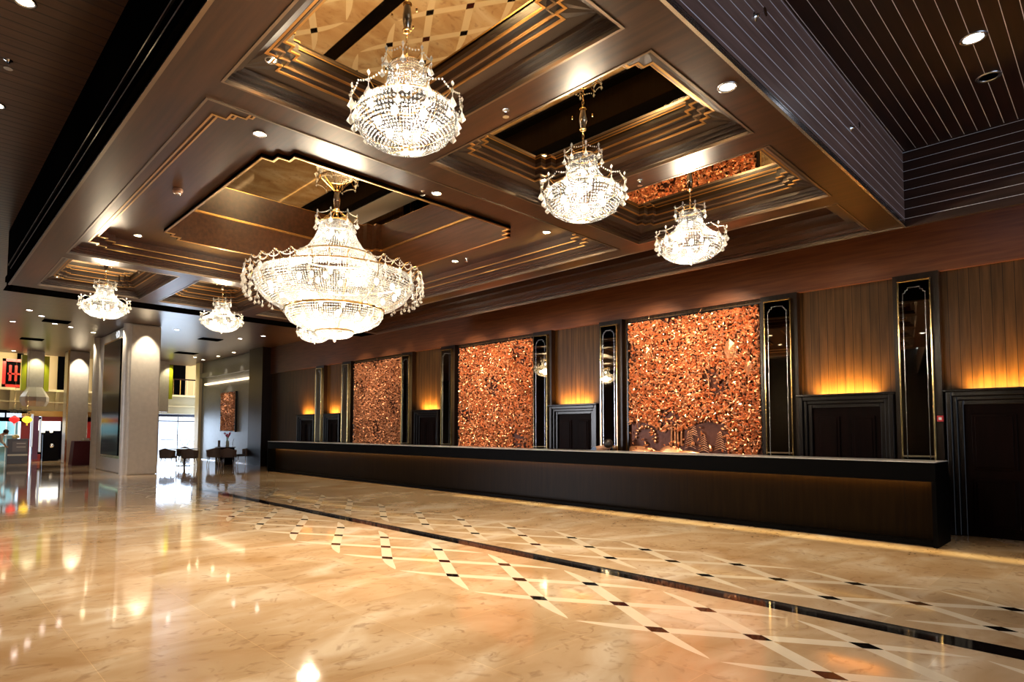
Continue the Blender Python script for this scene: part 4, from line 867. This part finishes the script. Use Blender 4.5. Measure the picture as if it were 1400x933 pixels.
# ------------------------------------------------------------------ people
def figure(joints, edges, radii, m, name, parent, root=0):
    me = bpy.data.meshes.new(name); me.from_pydata(joints, edges, []); me.materials.append(m); o = bpy.data.objects.new(name, me); COL.objects.link(o); o.parent = parent
    sk = o.modifiers.new('skin', 'SKIN')
    if not me.skin_vertices: 
        bpy.context.view_layer.objects.active = o; bpy.ops.mesh.customdata_skin_add()
    for i, v in enumerate(me.skin_vertices[0].data): v.radius = (radii[i][0], radii[i][1]) if isinstance(radii[i], tuple) else (radii[i], radii[i]); v.use_root = (i == root)
    sk.use_smooth_shade = True; s = o.modifiers.new('sub', 'SUBSURF'); s.levels = 2; s.render_levels = 2
    return o
M_SKIN = mat('skin', (0.50, 0.27, 0.17), 0.5); M_HAIR = mat('dark_hair', (0.015, 0.01, 0.008), 0.45)
def hand(mb_parent, base, direction, m):
    d = Vector(direction).normalized(); u = d.orthogonal().normalized(); b = Vector(base)
    js = [tuple(b), tuple(b + d * 0.04), tuple(b + d * 0.085)]; ed = [(0, 1), (1, 2)]; rd = [0.022, (0.034, 0.018), (0.036, 0.015)]
    for k, ln in enumerate((0.062, 0.075, 0.07, 0.055)):
        p0 = b + d * 0.09 + u * (k - 1.5) * 0.019; i0 = len(js); js += [tuple(p0), tuple(p0 + d * ln * 0.55 + d.cross(u) * 0.008), tuple(p0 + d * ln + d.cross(u) * 0.03)]; ed += [(2, i0), (i0, i0 + 1), (i0 + 1, i0 + 2)]; rd += [0.009, 0.0085, 0.0075]
    p0 = b + d * 0.03 + u * 0.035; i0 = len(js); js += [tuple(p0), tuple(p0 + d * 0.03 + u * 0.02), tuple(p0 + d * 0.055 + u * 0.028 + d.cross(u) * 0.015)]; ed += [(1, i0), (i0, i0 + 1), (i0 + 1, i0 + 2)]; rd += [0.011, 0.0095, 0.008]
    return js, ed, rd
def person(label, loc, rz, top, trousers, lean, group=None, elbow_drop=0.0, seated=False):
    """standing figure bent forward from the hips towards local +y"""
    t = thing('person', label, 'person', loc, rz); hip = 0.90; c_, s_ = math.cos(lean), math.sin(lean)
    def up(d, x=0, f=0): return (x, d * s_ + f * c_, hip + d * c_ - f * s_)
    J = [(0, 0, hip), up(0.16), up(0.34), up(0.47), up(0.55), up(0.61, 0, 0.02), up(0.68, 0, 0.035), up(0.76, 0, 0.02)]
    E_ = [(0, 1), (1, 2), (2, 3), (3, 4), (4, 5), (5, 6), (6, 7)]; Rr = [(0.15, 0.12), (0.135, 0.10), (0.155, 0.11), (0.12, 0.09), (0.055, 0.055), (0.075, 0.085), (0.082, 0.10), (0.065, 0.08)]
    for sg in (-1, 1):
        k = len(J); J += [up(0.45, sg * 0.17), up(0.28, sg * 0.25, 0.12), up(0.22, sg * 0.16, 0.36)]; E_ += [(3, k), (k, k + 1), (k + 1, k + 2)]; Rr += [0.06, 0.045, 0.03]
        b = Vector(J[-1]); d = b - Vector(J[-2]); hj, he, hr = hand(None, b, d, None); o_ = len(J)
        J += hj[1:]; E_ += [(k + 2, o_)] + [(a + o_ - 1, b_ + o_ - 1) for a, b_ in he if a > 0]; Rr += hr[1:]
        k = len(J); J += [(sg * 0.10, 0.0, hip - 0.06), (sg * 0.11, 0.03, 0.48), (sg * 0.11, -0.02, 0.09), (sg * 0.12, 0.13, 0.035)]; E_ += [(0, k), (k, k + 1), (k + 1, k + 2), (k + 2, k + 3)]; Rr += [0.09, 0.062, 0.045, 0.035]
    figure(J, E_, Rr, M_SKIN, 'body', t)
    # clothes slightly outside the body
    def sub(name, pts, eds, rad, m): figure(pts, eds, rad, m, name, t)
    sub('shirt', [up(-0.02), up(0.16), up(0.34), up(0.46), up(0.45, 0.17), up(0.28, 0.25, 0.12), up(0.235, 0.18, 0.31), up(0.45, -0.17), up(0.28, -0.25, 0.12), up(0.235, -0.18, 0.31)], [(0, 1), (1, 2), (2, 3), (3, 4), (4, 5), (5, 6), (3, 7), (7, 8), (8, 9)],
        [(0.165, 0.135), (0.155, 0.12), (0.175, 0.13), (0.12, 0.10), 0.075, 0.06, 0.045, 0.075, 0.06, 0.045], top)
    pp = [(0, 0, hip)]; pe = []; pr = [(0.165, 0.135)]
    for sg in (-1, 1): k = len(pp); pp += [(sg * 0.10, 0, hip - 0.07), (sg * 0.11, 0.03, 0.48), (sg * 0.11, -0.02, 0.10)]; pe += [(0, k), (k, k + 1), (k + 1, k + 2)]; pr += [0.11, 0.085, 0.065]
    sub('trousers', pp, pe, pr, trousers)
    for sg in (-1, 1): q = MB(); q.ball((sg * 0.12, 0.06, 0.04), 0.05, 10, 6, sy=2.6, sz=0.8); q.build('shoe', M_BLACK, t, smooth=True)
    hc = up(0.70, 0, 0.005); q = MB(); q.ball(hc, 0.105, 14, 10, sz=1.0); q.build('hair', M_HAIR, t, smooth=True)
    for sg in (-1, 1): q = MB(); q.ball(up(0.665, sg * 0.035, 0.125), 0.012, 8, 6); q.build('eye', M_BLACK, t, smooth=True)
    q = MB(); q.ball(up(0.645, 0, 0.135), 0.016, 8, 6); q.build('nose', M_SKIN, t, smooth=True)
    q = MB(); q.ball(up(0.615, 0, 0.122), 0.02, 8, 6, sz=0.35); q.build('mouth', M_RED, t, smooth=True)
    return t
person('person in a white jacket and grey trousers bending over the display cabinet', (-33.7, 2.78, 0), R(-8), mat('white_jacket', (0.75, 0.75, 0.72), 0.6), mat('grey_trousers', (0.25, 0.28, 0.32), 0.7), R(38))
t = thing('flower_bunch', 'pale yellow bundle held by the person in white', 'bundle', (-33.95, 3.6, 1.12)); q = MB()
for k in range(12): a = k * 2.4; q.ball((0.08 * math.cos(a), 0.10 * math.sin(a), 0.06 + 0.02 * (k % 5)), 0.05, 8, 5)
q.build('blossoms', mat('pale_yellow', (0.85, 0.78, 0.4), 0.6), t, smooth=True)
person('person in a blue shirt bending down behind the counter, only head and back showing', (-8.3, 11.18, 0), R(-90), mat('blue_shirt', (0.16, 0.24, 0.42), 0.7), mat('dark_trousers', (0.03, 0.03, 0.04), 0.7), R(58))

# ------------------------------------------------------------------ unseen shell that closes the room
w_ = MB(); w_.box(7.9, 8.0, -9, 11.7, 0, 0.7); w_.box(7.9, 8, -9, 11.7, 4.5, 5.2); w_.box(7.9, 8, 6.4, 11.7, 0.7, 4.5); w_.box(7.9, 8, -9, -1.4, 0.7, 4.5); struct('wall_right', w_, M_PILA)
w_ = MB(); w_.box(-46, 8, -9.1, -9.0, 0, 5.2); struct('wall_behind', w_, M_PILA)
w_ = MB(); w_.box(-36.3, -36.2, -9, 1, 0, 5.2); struct('wall_left_end', w_, M_PILA)
